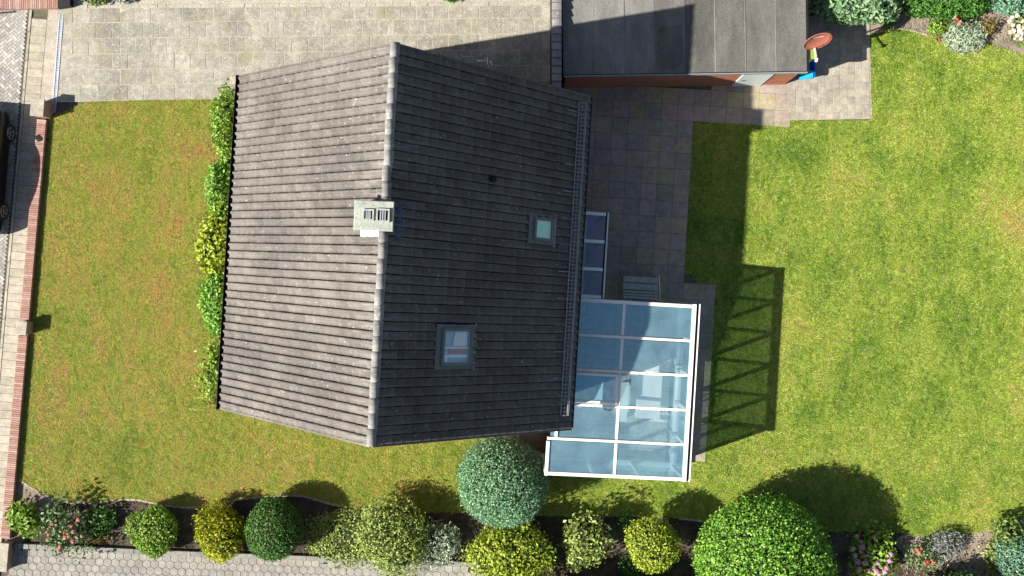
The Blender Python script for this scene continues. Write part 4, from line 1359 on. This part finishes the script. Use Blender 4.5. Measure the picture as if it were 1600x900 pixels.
ds = empty("satellite_dish", G(GW + 0.1, 1.2), "round red-brown satellite dish beside the garage roof edge", "satellite dish")
dc = U(1278, 64.5, 2.62)
dn = Vector((0.18, -0.93, 0.30)).normalized()
du = Vector((0.982, 0.19, 0)).normalized()
dv = dn.cross(du).normalized()
if dv.z < 0: dv = -dv
m = MB()
vs_, fs_ = [], []
n, nr = 32, 6
for k in range(nr + 1):
    r_ = 0.44 * k / nr
    for i in range(n):
        t_ = 2 * math.pi * i / n
        vs_.append(dc + du * math.cos(t_) * r_ + dv * math.sin(t_) * r_ * 1.02 + dn * (0.42 * r_ * r_ - 0.08))
for k in range(nr):
    for i in range(n):
        fs_.append((k * n + i, k * n + (i + 1) % n, (k + 1) * n + (i + 1) % n, (k + 1) * n + i))
nn_ = len(vs_)
vs_ += [Vector(p) - dn * 0.012 for p in vs_]
fs_ += [tuple(i + nn_ for i in f[::-1]) for f in fs_]
for i in range(n): fs_.append((nr * n + i, nr * n + (i + 1) % n, nn_ + nr * n + (i + 1) % n, nn_ + nr * n + i))
m.add(vs_, fs_, True)
m.build("dish", MAT["dish"], ds)
rimr = 0.44
m = MB()
ring = [dc + du * math.cos(2 * math.pi * i / 32) * rimr + dv * math.sin(2 * math.pi * i / 32) * rimr * 1.02 + dn * (0.42 * rimr * rimr - 0.08) for i in range(33)]
m.tube(ring, 0.011, 6, False)
m.build("rim", MAT["dish"], ds)
rad_ = 0.12
mk = [dc + du * x + dv * (0.13 + y) + dn * (0.42 * (x * x + (0.13 + y) ** 2) - 0.076) for x, y in ((-.16, -.025), (-.05, -.025), (.06, -.025), (.16, -.025), (.16, .025), (.06, .025), (-.05, .025), (-.16, .025))]
MB().add(mk, [(0, 1, 6, 7), (1, 2, 5, 6), (2, 3, 4, 5)]).build("pale_mark", MAT["white"], ds)
lnb = U(1275.5, 93.5, 2.45)
bot = dc - dv * 0.40 + dn * 0.0
MB().bar(bot, lnb - (lnb - bot).normalized() * 0.03, 0.05, 0.045).build("arm", MAT["cream"], ds)
MB().tube([lnb - Vector((0, 0.06, 0.02)), lnb + Vector((0.01, 0.05, 0.03))], [0.045, 0.055], 12).build("receiver", MAT["white"], ds)
mp_ = G(GW + 0.14, (dc - Vector((G0.x, G0.y, 0))).dot(GY) + 0.12)
MB().tube([(mp_.x, mp_.y, 0.03), (mp_.x, mp_.y, 2.45), dc - dn * 0.10], 0.03, 8).build("mast", MAT["zinc"], ds)

lb_ = empty("lime_tank", U(1268, 84), "tall lime green slim tank below the satellite dish at the garage side", "tank")
c = U(1268, 82, 2.05)
MB().prism([(c.x - .10, c.y - .20), (c.x + .12, c.y - .20), (c.x + .12, c.y + .22), (c.x - .10, c.y + .22)], 0.03, 2.0).build("body", MAT["lime"], lb_, bevel=0.02)
MB().prism([(c.x - .11, c.y - .21), (c.x + .13, c.y - .21), (c.x + .13, c.y + .23), (c.x - .11, c.y + .23)], 2.0, 2.05, True).build("lid", MAT["lime"], lb_, bevel=0.012)

bt = empty("blue_tub", U(1262, 112), "bright blue plastic tub at the garage corner", "tub")
c = U(1261, 108, 0.5)
def rrect(cx, cy, hx_, hy_, r_, n=4):
    out = []
    for (sx, sy, a0_) in ((1, 1, 0), (-1, 1, 90), (-1, -1, 180), (1, -1, 270)):
        for k in range(n + 1):
            a_ = R(a0_ + 90 * k / n)
            out.append((cx + sx * (hx_ - r_) + math.cos(a_) * r_, cy + sy * (hy_ - r_) + math.sin(a_) * r_))
    return out
m = MB()
lv = [(0.20, 0.24, 0.03), (0.24, 0.30, 0.50), (0.265, 0.325, 0.50), (0.265, 0.325, 0.53), (0.235, 0.295, 0.53), (0.20, 0.26, 0.30)]
vs_, fs_ = [], []
nn2 = 20
for hx_, hy_, z in lv: vs_ += [(x, y, z) for x, y in rrect(c.x, c.y, hx_, hy_, 0.08)]
for k in range(len(lv) - 1):
    for i in range(nn2): fs_.append((k * nn2 + i, k * nn2 + (i + 1) % nn2, (k + 1) * nn2 + (i + 1) % nn2, (k + 1) * nn2 + i))
fs_.append(tuple(range((len(lv) - 1) * nn2, len(lv) * nn2)))
m.add(vs_, fs_)
m.build("tub", MAT["blue"], bt)
MB().prism([(c.x - .30, c.y - .40), (c.x + .19, c.y - .30), (c.x + .20, c.y - .06), (c.x - .20, c.y - .10)], 0.54, 0.57, True).build("lid", plain("sunlit_blue_plastic", (0.02, 0.42, 0.75), 0.4, 0.5, var=0.1), bt, bevel=0.01)  # lighter slab painting the tub's sunlit part, not a real lid

# ------------------------------------------------------------------ parked car
car = empty("parked_car", S(2.2, -2.4), "black car parked on the street, only its flank and wheels in view", "car")
cs_ = lambda s_, n_, z: S(s_, n_, z) 
side = -1.12        # its right flank, distance from the wall's inner edge
W_ = 1.80
s0c, s1c = 0.15, 4.75
def section(s_, zt, inset_top, zb=0.22, half=0.0):
    """Ring across the car at s_: from the right sill up over the roof to the left sill."""
    pts = [(side - 0.04, zb), (side, 0.42), (side - 0.02, 0.68), (side - 0.10, min(0.86, zt)), (side - inset_top, zt)]
    left = [(2 * side - W_ - n_, z) for n_, z in pts[::-1]]
    return [S(s_, n_ - (half if n_ > side - W_ / 2 else -half), z) for n_, z in pts + left]
secs = [(0.0, 0.62, 0.14, 0.30, 0.20), (0.10, 0.72, 0.14, 0.24, 0.06), (0.9, 0.84, 0.13, 0.2, 0), (1.35, 0.92, 0.14, 0.2, 0), (2.0, 1.46, 0.30, 0.2, 0), (2.6, 1.52, 0.31, 0.2, 0), (3.4, 1.48, 0.31, 0.2, 0), (4.1, 0.96, 0.22, 0.2, 0), (4.45, 0.84, 0.16, 0.24, 0.06), (4.58, 0.68, 0.14, 0.32, 0.2)]
m = MB()
vs_, fs_ = [], []
for (s_, zt, ins, zb, hf) in secs: vs_ += section(-0.18 + s_ * 0.97, zt, ins, zb, hf)
for i in range(len(secs) - 1):
    for k in range(9):
        fs_.append((i * 10 + k, (i + 1) * 10 + k, (i + 1) * 10 + k + 1, i * 10 + k + 1))
fs_.append(tuple(range(10))); fs_.append(tuple(range((len(secs) - 1) * 10 + 9, (len(secs) - 1) * 10 - 1, -1)))
m.add(vs_, fs_, True)
body = m.build("body", MAT["carpaint"], car)
body.modifiers.new("soft", 'SUBSURF').levels = 1
body.modifiers["soft"].render_levels = 2
for wy in (208, 330):
    wp = U(11 if wy < 300 else 4, wy, 0.31)
    s_ = (wp - W0).dot(WD)
    for nside in (side + 0.015, side - W_ - 0.015):
        for_out = 1 if nside > side - 1 else -1
        c = S(s_, nside, 0.31)
        m = MB()
        prof = [(0.19, 0.0), (0.23, 0.025), (0.29, 0.02), (0.31, -0.02), (0.31, -0.16), (0.28, -0.19)]
        vs_, fs_ = [], []
        n = 28
        for r_, x in prof:
            vs_ += [c + WN * x * for_out + WD * math.cos(2 * math.pi * i / n) * r_ + Vector((0, 0, math.sin(2 * math.pi * i / n) * r_)) for i in range(n)]
        for k in range(len(prof) - 1):
            for i in range(n): fs_.append((k * n + i, k * n + (i + 1) % n, (k + 1) * n + (i + 1) % n, (k + 1) * n + i))
        m.add(vs_, fs_, True)
        wh = m.build("wheel", MAT["tyre"], car)
        m = MB()
        for k in range(5):
            a = 2 * math.pi * k / 5 + 0.3
            dvv = WD * math.cos(a) + Vector((0, 0, math.sin(a)))
            m.bar(c + dvv * 0.03 + WN * 0.005 * for_out, c + dvv * 0.2 + WN * 0.012 * for_out, 0.05, 0.03, WN)
        ringp = [c + WD * math.cos(2 * math.pi * i / 24) * 0.2 + Vector((0, 0, math.sin(2 * math.pi * i / 24) * 0.2)) + WN * 0.01 * for_out for i in range(25)]
        m.tube(ringp, 0.016, 6, False)
        m.build("rim", MAT["rim"], wh)
m = MB().bar(S(1.05, side - 0.16, 1.0), S(1.2, side + 0.02, 0.98), 0.12, 0.11)
m.build("mirror", MAT["carpaint"], car, bevel=0.02)

# ------------------------------------------------------------------ plants
rng = np.random.default_rng(5)
def leaf_mesh(name, C3, nrm3, tip3, ln, wd, mat, fold=0.25, off=Vector((0, 0, 0))):
    """Many small folded leaves: centre, face normal, tip direction, length, half width."""
    n = len(C3)
    nrm3 = nrm3 / (np.linalg.norm(nrm3, axis=1, keepdims=True) + 1e-9)
    tip3 = tip3 - nrm3 * (tip3 * nrm3).sum(1, keepdims=True)
    tip3 = tip3 / (np.linalg.norm(tip3, axis=1, keepdims=True) + 1e-9)
    sd = np.cross(nrm3, tip3)
    ln, wd = ln[:, None], wd[:, None]
    base = C3 - tip3 * ln * 0.5
    tip = C3 + tip3 * ln * 0.5 - nrm3 * ln * 0.12
    l = C3 + sd * wd + nrm3 * wd * fold
    r = C3 - sd * wd + nrm3 * wd * fold
    V = np.stack([base, r, tip, l], 1).reshape(-1, 3) - np.array(off)
    me = bpy.data.meshes.new(name)
    me.vertices.add(4 * n)
    me.vertices.foreach_set("co", V.ravel())
    i = np.arange(n) * 4
    tri = np.stack([i, i + 1, i + 2, i, i + 2, i + 3], 1).reshape(-1)
    me.loops.add(6 * n)
    me.loops.foreach_set("vertex_index", tri.astype(np.int32))
    me.polygons.add(2 * n)
    me.polygons.foreach_set("loop_start", (np.arange(2 * n) * 3).astype(np.int32))
    me.update(calc_edges=True)
    me.materials.append(mat)
    return me

LEAF = {}
def leaves(key, cols, **k):
    if key not in LEAF: LEAF[key] = leaf_mat(key, cols, **k)
    return LEAF[key]
lm = dict(
    sunlaurel=leaves("sun_laurel", [(0.067, 0.179, 0.016), (0.157, 0.370, 0.034), (0.381, 0.582, 0.101)], spec=0.45),
    globe=leaves("globe_needle", [(0.066, 0.172, 0.079), (0.158, 0.330, 0.172), (0.396, 0.594, 0.356)], spec=0.25),
    box=leaves("box_leaf", [(0.037, 0.103, 0.019), (0.074, 0.187, 0.030), (0.132, 0.282, 0.055)]),
    fresh=leaves("fresh_leaf", [(0.102, 0.204, 0.018), (0.204, 0.349, 0.037), (0.335, 0.480, 0.087)]),
    bright=leaves("bright_leaf", [(0.039, 0.156, 0.013), (0.085, 0.286, 0.029), (0.195, 0.442, 0.065)]),
    gold=leaves("gold_leaf", [(0.132, 0.209, 0.011), (0.308, 0.396, 0.024), (0.506, 0.572, 0.088)]),
    thuja=leaves("gold_thuja", [(0.155, 0.201, 0.012), (0.342, 0.387, 0.019), (0.559, 0.559, 0.031)]),
    blue=leaves("blue_needle", [(0.072, 0.174, 0.109), (0.145, 0.290, 0.189), (0.290, 0.464, 0.319)], spec=0.25),
    silver=leaves("silver_leaf", [(0.250, 0.325, 0.213), (0.400, 0.488, 0.338), (0.575, 0.650, 0.475)]),
    grey=leaves("grey_leaf", [(0.169, 0.182, 0.169), (0.299, 0.319, 0.286), (0.468, 0.481, 0.429)]),
    pale=leaves("pale_leaf", [(0.143, 0.208, 0.039), (0.286, 0.377, 0.078), (0.468, 0.546, 0.182)]),
    olive=leaves("olive_leaf", [(0.065, 0.117, 0.019), (0.130, 0.208, 0.039), (0.234, 0.312, 0.078)]),
    conifer=leaves("conifer_needle", [(0.032, 0.105, 0.016), (0.072, 0.193, 0.025), (0.129, 0.290, 0.048)]),
    laurel=leaves("laurel_leaf", [(0.081, 0.176, 0.068), (0.176, 0.311, 0.135), (0.405, 0.540, 0.324)], spec=0.5),
    rose=leaves("rose_leaf", [(0.048, 0.108, 0.030), (0.120, 0.204, 0.072), (0.264, 0.336, 0.156)]),
    brown=leaves("brown_leaf", [(0.120, 0.084, 0.024), (0.264, 0.192, 0.048), (0.408, 0.336, 0.096)]),
)
core_m = plain("inner_twigs", (0.035, 0.04, 0.018), 0.95, 0.1, var=0.4, scale=9)

def dirs(n, zmin):
    z = rng.uniform(zmin, 1, n)
    a = rng.uniform(0, 2 * math.pi, n)
    r = np.sqrt(1 - z * z)
    return np.stack([r * np.cos(a), r * np.sin(a), z], 1)

def bush(name, label, cat, px, py, rx, ry, zc, rz_, mat, n, ln, wd, group=None, lump=0.10, jit=0.10, upright=0.0, droop=0.0, core=0.80, sq=1.0, tufty=0, ang=0.0, zmin=-0.45, cover=1.0, stemh=None, rnd_n=0.7):
    """A shrub: leaves through the outer shell of a lumpy crown. rx, ry in photo pixels; zc, rz_ in metres."""
    k = (CAMZ - zc) / FPX
    c = U(px, py, zc)
    Rx, Ry = rx * k, ry * k
    root = empty(name, (c.x, c.y, 0), label, cat, group)
    ld = dirs(9, -0.3); la = rng.uniform(0.4, 1.0, 9); lw = rng.uniform(4, 12, 9)
    hd = dirs(60, -0.4); hw_ = rng.uniform(25, 70, 60); ha = rng.uniform(-0.8, 1.0, 60)
    def lumpf(d):
        a = ((np.exp(lw * (d @ ld.T - 1))) * la).sum(1)
        b = ((np.exp(hw_ * (d @ hd.T - 1))) * ha).sum(1)
        return 1 - lump * 1.2 + lump * 1.6 * a + lump * 0.75 * b
    d = dirs(n, zmin)
    if cover < 1.0:
        keep = np.exp(hw_ * (d @ hd.T - 1)).sum(1) + rng.uniform(0, 1.2, n) > (1 - cover) * 2.2
        d = d[keep]
    n = len(d)
    sh = np.abs(d[:, :2]) ** (2 / sq) if sq != 1 else None
    f = lumpf(d) * (1 - jit * rng.random(n) ** 1.5 * 2 + jit * 0.4 * rng.normal(size=n))
    e = d.copy()
    if sq != 1.0:
        m_ = np.maximum(np.abs(d[:, 0]), np.abs(d[:, 1])) + 1e-6
        rr = np.linalg.norm(d[:, :2], axis=1)
        e[:, :2] *= (1 + (sq - 1) * (rr / m_ - 1))[:, None]
    P = e * f[:, None] * np.array([Rx, Ry, rz_])
    nr_ = d / np.array([Rx, Ry, rz_])
    nr_ /= np.linalg.norm(nr_, axis=1, keepdims=True)
    nv = nr_ + rng.normal(size=(n, 3)) * rnd_n
    tp = rng.normal(size=(n, 3)) + nr_ * 0.6 + np.array([0, 0, upright - droop])
    if upright > 1:
        nv = np.cross(nr_ + 0.3 * rng.normal(size=(n, 3)), np.array([0, 0, 1.0])) + 0.6 * rng.normal(size=(n, 3)) + 0.5 * nr_
    ca_, sa_ = math.cos(ang), math.sin(ang)
    P = P @ np.array([[ca_, sa_, 0], [-sa_, ca_, 0], [0, 0, 1]])
    C3 = P + np.array(c)
    C3[:, 2] = np.maximum(C3[:, 2], 0.015)
    s_ = rng.uniform(0.65, 1.35, n)
    me = leaf_mesh("crown", C3, nv, tp, ln * s_, wd * s_, mat, off=root.location)
    link("crown", me, root, "stuff")
    if core:
        # twiggy heart: a lumpy dark body under the leaves
        m = MB()
        nu, nv_ = 22, 12
        uv = np.array([[math.sin(math.pi * j / nv_) * math.cos(2 * math.pi * i / nu), math.sin(math.pi * j / nv_) * math.sin(2 * math.pi * i / nu), math.cos(math.pi * j / nv_)] for j in range(nv_ + 1) for i in range(nu)])
        q = uv * (lumpf(uv) * core * (1 - 0.06 * rng.random(len(uv))))[:, None]
        if sq != 1.0:
            m_ = np.maximum(np.abs(uv[:, 0]), np.abs(uv[:, 1])) + 1e-6
            q[:, :2] *= (1 + (sq - 1) * (np.linalg.norm(uv[:, :2], axis=1) / m_ - 1))[:, None]
        q = q * np.array([Rx, Ry, rz_]) @ np.array([[ca_, sa_, 0], [-sa_, ca_, 0], [0, 0, 1]]) + np.array(c)
        q[:, 2] = np.maximum(q[:, 2], 0.005)
        fs_ = [(j * nu + i, (j + 1) * nu + i, (j + 1) * nu + (i + 1) % nu, j * nu + (i + 1) % nu) for j in range(nv_) for i in range(nu)]
        m.add(q.tolist(), fs_, True)
        m.build("inner_twigs", core_m, root)
    m = MB()
    top = zc + rz_ * 0.3
    if not core:
        for k_ in range(7):
            a_ = k_ * 0.9 + px
            m.tube([(c.x, c.y, -0.02), (c.x + math.cos(a_) * Rx * 0.3, c.y + math.sin(a_) * Ry * 0.3, zc * 0.8), (c.x + math.cos(a_) * Rx * 0.7, c.y + math.sin(a_) * Ry * 0.7, zc + rz_ * 0.4)], [0.018, 0.012, 0.006], 5)
    m.tube([(c.x, c.y, -0.03), (c.x + 0.02, c.y, zc * 0.6), (c.x, c.y + 0.02, top)], [0.05, 0.04, 0.02], 7)
    m.build("stem", MAT["bark"], root)
    root["_rx"], root["_ry"] = Rx, Ry
    return root, c, (Rx, Ry, rz_)

def blossoms(info, mat_cols, n, r, seed, spread=0.85, zlift=0.05, spots=None):
    """Separate flower heads of a plant, each a little rosette of petals."""
    root, c, (Rx, Ry, Rz) = info
    rr = random.Random(seed)
    mats = []
    for k, cl in enumerate(mat_cols):
        nm = root.name.split(".")[0] + "_petal"
        mats.append(leaves(str(cl) + nm, [tuple(x * 0.75 for x in cl), cl, tuple(min(1, x * 1.2) for x in cl)], trans=0.2))
    proto = {}
    for k in range(n):
        if spots:
            sx, sy = spots[k % len(spots)]
            p = U(sx, sy, c.z + Rz * 0.8)
        else:
            a, q = rr.uniform(0, 6.28), spread * math.sqrt(rr.random())
            p = Vector((c.x + math.cos(a) * Rx * q, c.y + math.sin(a) * Ry * q, c.z + Rz * math.sqrt(max(0, 1 - q * q)) + zlift))
        mi = rr.randrange(len(mats))
        if mi not in proto:
            npt = 26
            ph = np.arange(npt) * 2.4
            rad_ = np.sqrt((np.arange(npt) + 0.5) / npt)
            C3 = np.stack([np.cos(ph) * rad_ * 0.75, np.sin(ph) * rad_ * 0.75, 0.55 * (1 - rad_ ** 2)], 1)
            nv = np.stack([np.cos(ph) * rad_, np.sin(ph) * rad_, np.full(npt, 1.0)], 1) + rng.normal(size=(npt, 3)) * 0.25
            tp = np.stack([np.cos(ph), np.sin(ph), np.zeros(npt)], 1)
            proto[mi] = leaf_mesh("blossom", C3, nv, tp, np.full(npt, 0.65), np.full(npt, 0.26), mats[mi])
        o = link("blossom", proto[mi], root)
        s_ = r * rr.uniform(0.7, 1.25)
        o.scale = (s_, s_, s_)
        o.location = p - root.location
        o.rotation_euler = (rr.uniform(-.4, .4), rr.uniform(-.4, .4), rr.uniform(0, 6))

# lower bed, from left to right
bush("leafy_shrub", "small yellow-green leafy shrub in the bed corner by the brick wall", "shrub", 38, 812, 25, 28, 0.35, 0.4, lm["fresh"], 700, 0.15, 0.045, cover=0.75, core=0.55, lump=0.2, jit=0.25)
i1 = bush("rose_bush", "rose bush with salmon pink blooms leaning over the kerb", "rose bush", 104, 825, 46, 46, 0.5, 0.5, lm["rose"], 1300, 0.14, 0.042, cover=0.55, core=0.0, lump=0.25, jit=0.3)
blossoms(i1, [(0.62, 0.16, 0.12), (0.66, 0.25, 0.20), (0.70, 0.33, 0.24)], 13, 0.085, 3, spots=[(82, 819), (73, 831), (101, 832), (115, 831), (107, 838), (128, 838), (94, 855), (114, 846), (112, 822), (122, 812), (92, 860), (102, 840), (76, 836)])
bush("low_shrub", "low dark green spreading shrub beside the pink rose", "shrub", 155, 816, 30, 24, 0.2, 0.3, lm["box"], 1200, 0.10, 0.03, cover=0.8, core=0.55, lump=0.2, jit=0.25)
bush("dry_plant", "small straw-coloured dry plant on the kerb edge", "plant", 158, 842, 20, 8, 0.12, 0.14, lm["brown"], 260, 0.10, 0.018, cover=0.7, core=0.0, lump=0.2, jit=0.3)
bush("clipped_bush", "small light green clipped round bush, leftmost ball in the bed", "bush", 242, 831, 37, 42, 0.5, 0.55, lm["fresh"], 4200, 0.085, 0.026)
bush("golden_conifer", "golden yellow conifer bush with upright ragged sprays", "conifer", 345, 834, 42, 46, 0.55, 0.80, lm["thuja"], 3800, 0.13, 0.026, upright=2.2, lump=0.14, jit=0.16, core=0.72)
bush("box_ball", "dark green clipped round box bush casting a round shadow", "bush", 429, 827, 44, 49, 0.75, 0.85, lm["box"], 7000, 0.065, 0.021, lump=0.04, jit=0.06, core=0.88)
bush("creeping_plant", "flat mat of pale green creeping plants beside the path", "ground cover", 538, 837, 78, 45, 0.08, 0.18, lm["pale"], 6500, 0.10, 0.028, lump=0.15, jit=0.3, core=0.8, zmin=0.0)
bush("light_shrub", "large loose yellow-green shrub beside the silver plant", "shrub", 612, 838, 56, 62, 0.75, 0.85, lm["pale"], 6500, 0.095, 0.026, lump=0.16, jit=0.18, core=0.74, cover=0.9)
bush("silver_shrub", "silver-leaved feathery shrub between two green shrubs", "shrub", 688, 850, 38, 38, 0.35, 0.5, lm["silver"], 2200, 0.15, 0.016, upright=0.8, lump=0.2, jit=0.28, core=0.6)
bush("blue_globe_tree", "large blue-green clipped globe tree between house and conservatory", "tree", 786, 750, 71, 70, 1.55, 1.50, lm["globe"], 21000, 0.072, 0.020, lump=0.05, jit=0.09, core=0.86)
i2 = bush("yellow_green_shrub", "large bright yellow-green shrub below the blue-green globe tree", "shrub", 798, 864, 66, 56, 1.0, 1.0, lm["gold"], 6500, 0.115, 0.030, lump=0.14, jit=0.2, core=0.78, cover=0.9)
bush("pale_shrub", "pale green open shrub with gaps between its twigs", "shrub", 913, 850, 38, 44, 1.0, 0.65, lm["pale"], 1500, 0.13, 0.038, lump=0.25, jit=0.25, core=0.62, cover=0.72)
bush("dark_seedling", "small dark green sprig behind the round yellow bush", "plant", 979, 815, 22, 26, 0.3, 0.4, lm["box"], 420, 0.12, 0.022, cover=0.6, core=0.0, lump=0.3, jit=0.3)
bush("yellow_globe", "round yellow-green clipped bush raised over dark leaves", "bush", 1019, 852, 42, 44, 1.25, 0.60, lm["gold"], 4400, 0.085, 0.026, lump=0.07, jit=0.12, core=0.82)
bush("under_shrub", "dark green low shrub under the round yellow bush", "shrub", 1006, 888, 40, 22, 0.3, 0.35, lm["box"], 1500, 0.11, 0.03, lump=0.15, jit=0.2, core=0.7)
bush("laurel_ball", "very large bright green glossy laurel ball at the lower edge", "bush", 1196, 884, 104, 108, 1.25, 1.95, lm["sunlaurel"], 30000, 0.098, 0.029, lump=0.04, jit=0.09, core=0.88)
i3 = bush("hydrangea", "hydrangea with round pink and mauve flower heads", "hydrangea", 1365, 869, 42, 40, 0.4, 0.45, lm["fresh"], 1100, 0.15, 0.05, core=0.6, lump=0.2, jit=0.2, cover=0.8)
blossoms(i3, [(0.62, 0.25, 0.36), (0.66, 0.36, 0.44), (0.50, 0.28, 0.42)], 22, 0.10, 8, spots=[(1339, 838), (1366, 840), (1333, 858), (1345, 862), (1336, 868), (1347, 855), (1352, 868), (1340, 878), (1361, 871), (1372, 880), (1378, 886), (1366, 888), (1358, 893), (1383, 893), (1374, 897), (1390, 876), (1392, 866), (1346, 846), (1352, 880), (1386, 888), (1370, 893), (1343, 890)])
i4 = bush("red_rose", "low rose bush with red blooms beside the grey shrub", "rose bush", 1440, 868, 30, 26, 0.3, 0.35, lm["rose"], 800, 0.11, 0.032, core=0.0, lump=0.2, jit=0.3, cover=0.65)
blossoms(i4, [(0.52, 0.09, 0.07), (0.56, 0.18, 0.13)], 9, 0.075, 9, spots=[(1434, 860), (1440, 857), (1450, 878), (1456, 875), (1446, 880), (1433, 874), (1437, 864), (1458, 881), (1428, 862)])
bush("grey_shrub", "grey twiggy lavender shrub on the bed's edge", "shrub", 1476, 853, 31, 24, 0.28, 0.32, lm["grey"], 1800, 0.13, 0.012, upright=0.8, lump=0.2, jit=0.3, core=0.6)
bush("flowering_shrub", "green leafy shrub behind the blue-green conifer at the lawn's edge", "shrub", 1574, 836, 30, 30, 0.4, 0.45, lm["olive"], 900, 0.14, 0.04, core=0.5, lump=0.25, jit=0.3, cover=0.7)
bush("low_weeds", "low pale green plants beside the blue-green conifer", "plant", 1552, 870, 18, 26, 0.12, 0.16, lm["pale"], 420, 0.10, 0.03, core=0.0, lump=0.2, jit=0.3, cover=0.7)
bush("blue_conifer", "blue-green conifer at the right end of the lower flower bed", "conifer", 1592, 874, 36, 44, 0.6, 0.65, lm["blue"], 4500, 0.09, 0.024, lump=0.12, jit=0.12, core=0.8)
bush("corner_shrub", "dark shrub below the bare soil at the lower right", "shrub", 1500, 934, 90, 34, 0.8, 0.9, lm["box"], 3500, 0.10, 0.03, lump=0.12, jit=0.15, core=0.8)

bush("unseen_shade_hedge", "tall dark hedge out of view, added to shade the bed", "hedge", 960, 950, 170, 36, 1.2, 1.25, lm["box"], 6000, 0.11, 0.032, lump=0.12, jit=0.15, core=0.8, sq=1.3)  # stands below the view, added and raised to cast shade on the bed
# upper right bed
bush("rhododendron", "large pale-edged broadleaf shrub beside the garage", "shrub", 1337, -8, 74, 46, 0.85, 0.85, lm["laurel"], 4600, 0.21, 0.045, lump=0.06, jit=0.12, core=0.84, sq=1.35)
bush("conifer_hedge", "dark green feathery conifer hedge along the top edge", "hedge", 1478, -6, 84, 40, 0.6, 0.7, lm["conifer"], 7000, 0.15, 0.026, upright=0.6, lump=0.12, jit=0.18, core=0.8, sq=1.3)
bush("blue_shrub", "pale blue-green shrub in the upper right corner", "shrub", 1584, 2, 44, 24, 0.5, 0.5, lm["blue"], 2600, 0.12, 0.032, lump=0.12, jit=0.15, core=0.78)
i5 = bush("flower_shrub", "shrub with large blush white flower heads by the right edge", "rose bush", 1596, 44, 22, 24, 0.4, 0.4, lm["olive"], 500, 0.15, 0.05, core=0.55, lump=0.2, jit=0.25, cover=0.7)
blossoms(i5, [(0.74, 0.58, 0.47), (0.78, 0.66, 0.55), (0.72, 0.47, 0.40)], 14, 0.10, 12, spots=[(1582, 27), (1590, 24), (1598, 33), (1583, 39), (1592, 41), (1584, 48), (1593, 47), (1597, 52), (1586, 60), (1579, 50), (1590, 56), (1599, 44), (1578, 33), (1596, 60)])
bush("silver_mound", "grey-green mounded plant spilling on the lawn's edge", "plant", 1507, 56, 30, 27, 0.2, 0.38, lm["silver"], 2300, 0.17, 0.013, upright=0.5, droop=0.9, lump=0.12, jit=0.25, core=0.6)
i6 = bush("red_flower", "single red rose above the grey-green mound", "rose", 1498, 33, 13, 12, 0.45, 0.3, lm["rose"], 160, 0.10, 0.03, core=0.0, cover=0.7, jit=0.3)
blossoms(i6, [(0.55, 0.03, 0.06), (0.60, 0.22, 0.20)], 4, 0.085, 14, spots=[(1496, 30), (1501, 34), (1499, 37), (1493, 27)])
bush("yellow_herb", "low yellow-green herb left of the grey-green mound", "plant", 1464, 44, 19, 15, 0.15, 0.2, lm["fresh"], 420, 0.10, 0.03, core=0.0, jit=0.3, lump=0.25, cover=0.75)
i7 = bush("orange_flower", "tiny plant with orange flowers on the lawn's edge", "flower", 1469, 62, 9, 5, 0.08, 0.08, lm["rose"], 60, 0.07, 0.02, core=0.0, jit=0.3)
blossoms(i7, [(0.62, 0.16, 0.05)], 4, 0.06, 15, spots=[(1472, 61), (1468, 63), (1463, 64), (1474, 63)])
bush("brown_plant", "small brown-yellow plant on the bare soil", "plant", 1541, 44, 13, 15, 0.25, 0.25, lm["brown"], 360, 0.09, 0.022, core=0.0, jit=0.3, lump=0.2, cover=0.75)
bush("fern", "small dark fern between the broadleaf shrub and the conifer hedge", "fern", 1388, 36, 14, 15, 0.3, 0.25, lm["olive"], 260, 0.16, 0.018, core=0.0, jit=0.35, lump=0.2)

# along the front of the house
bush("front_shrub", "grey-green leafy shrub under the front eave nearest the driveway", "shrub", 357, 203, 25, 58, 0.5, 0.6, lm["fresh"], 3400, 0.12, 0.038, lump=0.15, jit=0.2, core=0.7)
bush("front_shrub", "bright green shrub under the front eave above the yellow one", "shrub", 352, 298, 26, 58, 0.45, 0.55, lm["sunlaurel"], 3200, 0.12, 0.038, lump=0.18, jit=0.2, core=0.7)
bush("yellow_shrub", "bright yellow-leaved shrub under the front eave", "shrub", 339, 385, 34, 56, 0.5, 0.6, lm["gold"], 2000, 0.17, 0.048, lump=0.22, jit=0.25, core=0.62, cover=0.85)
bush("front_shrub", "rounded bright green shrub under the front eave below the yellow one", "shrub", 343, 473, 30, 54, 0.5, 0.55, lm["sunlaurel"], 3400, 0.11, 0.036, lump=0.1, jit=0.14, core=0.78)
bush("front_shrub", "sparse pale shrub under the front eave, lowest of the row", "shrub", 337, 574, 22, 52, 0.35, 0.45, lm["fresh"], 1300, 0.13, 0.035, lump=0.25, jit=0.3, core=0.35, cover=0.6)

# neighbour's strip beyond the driveway
bush("strip_plant", "small yellow-green plant beyond the driveway beside the red wall", "plant", 150, -3, 24, 11, 0.12, 0.2, lm["olive"], 500, 0.10, 0.03, core=0.5, jit=0.3, lump=0.2)
bush("strip_plant", "small pinkish plant beyond the driveway, right of the yellow-green one", "plant", 195, -3, 18, 10, 0.12, 0.2, lm["grey"], 420, 0.09, 0.025, core=0.5, jit=0.3, lump=0.2)
bush("strip_plant", "small fresh green plant beyond the driveway above the roof ridge", "plant", 705, -5, 14, 8, 0.12, 0.2, lm["bright"], 300, 0.10, 0.03, core=0.5, jit=0.3, lump=0.2)
print("slabs", n_drive, cnt, n_cb, "hex", len(cells), "tiles", len(tiles))
for o in bpy.data.objects:
    for k in ("_rx", "_ry"):
        if k in o: del o[k]
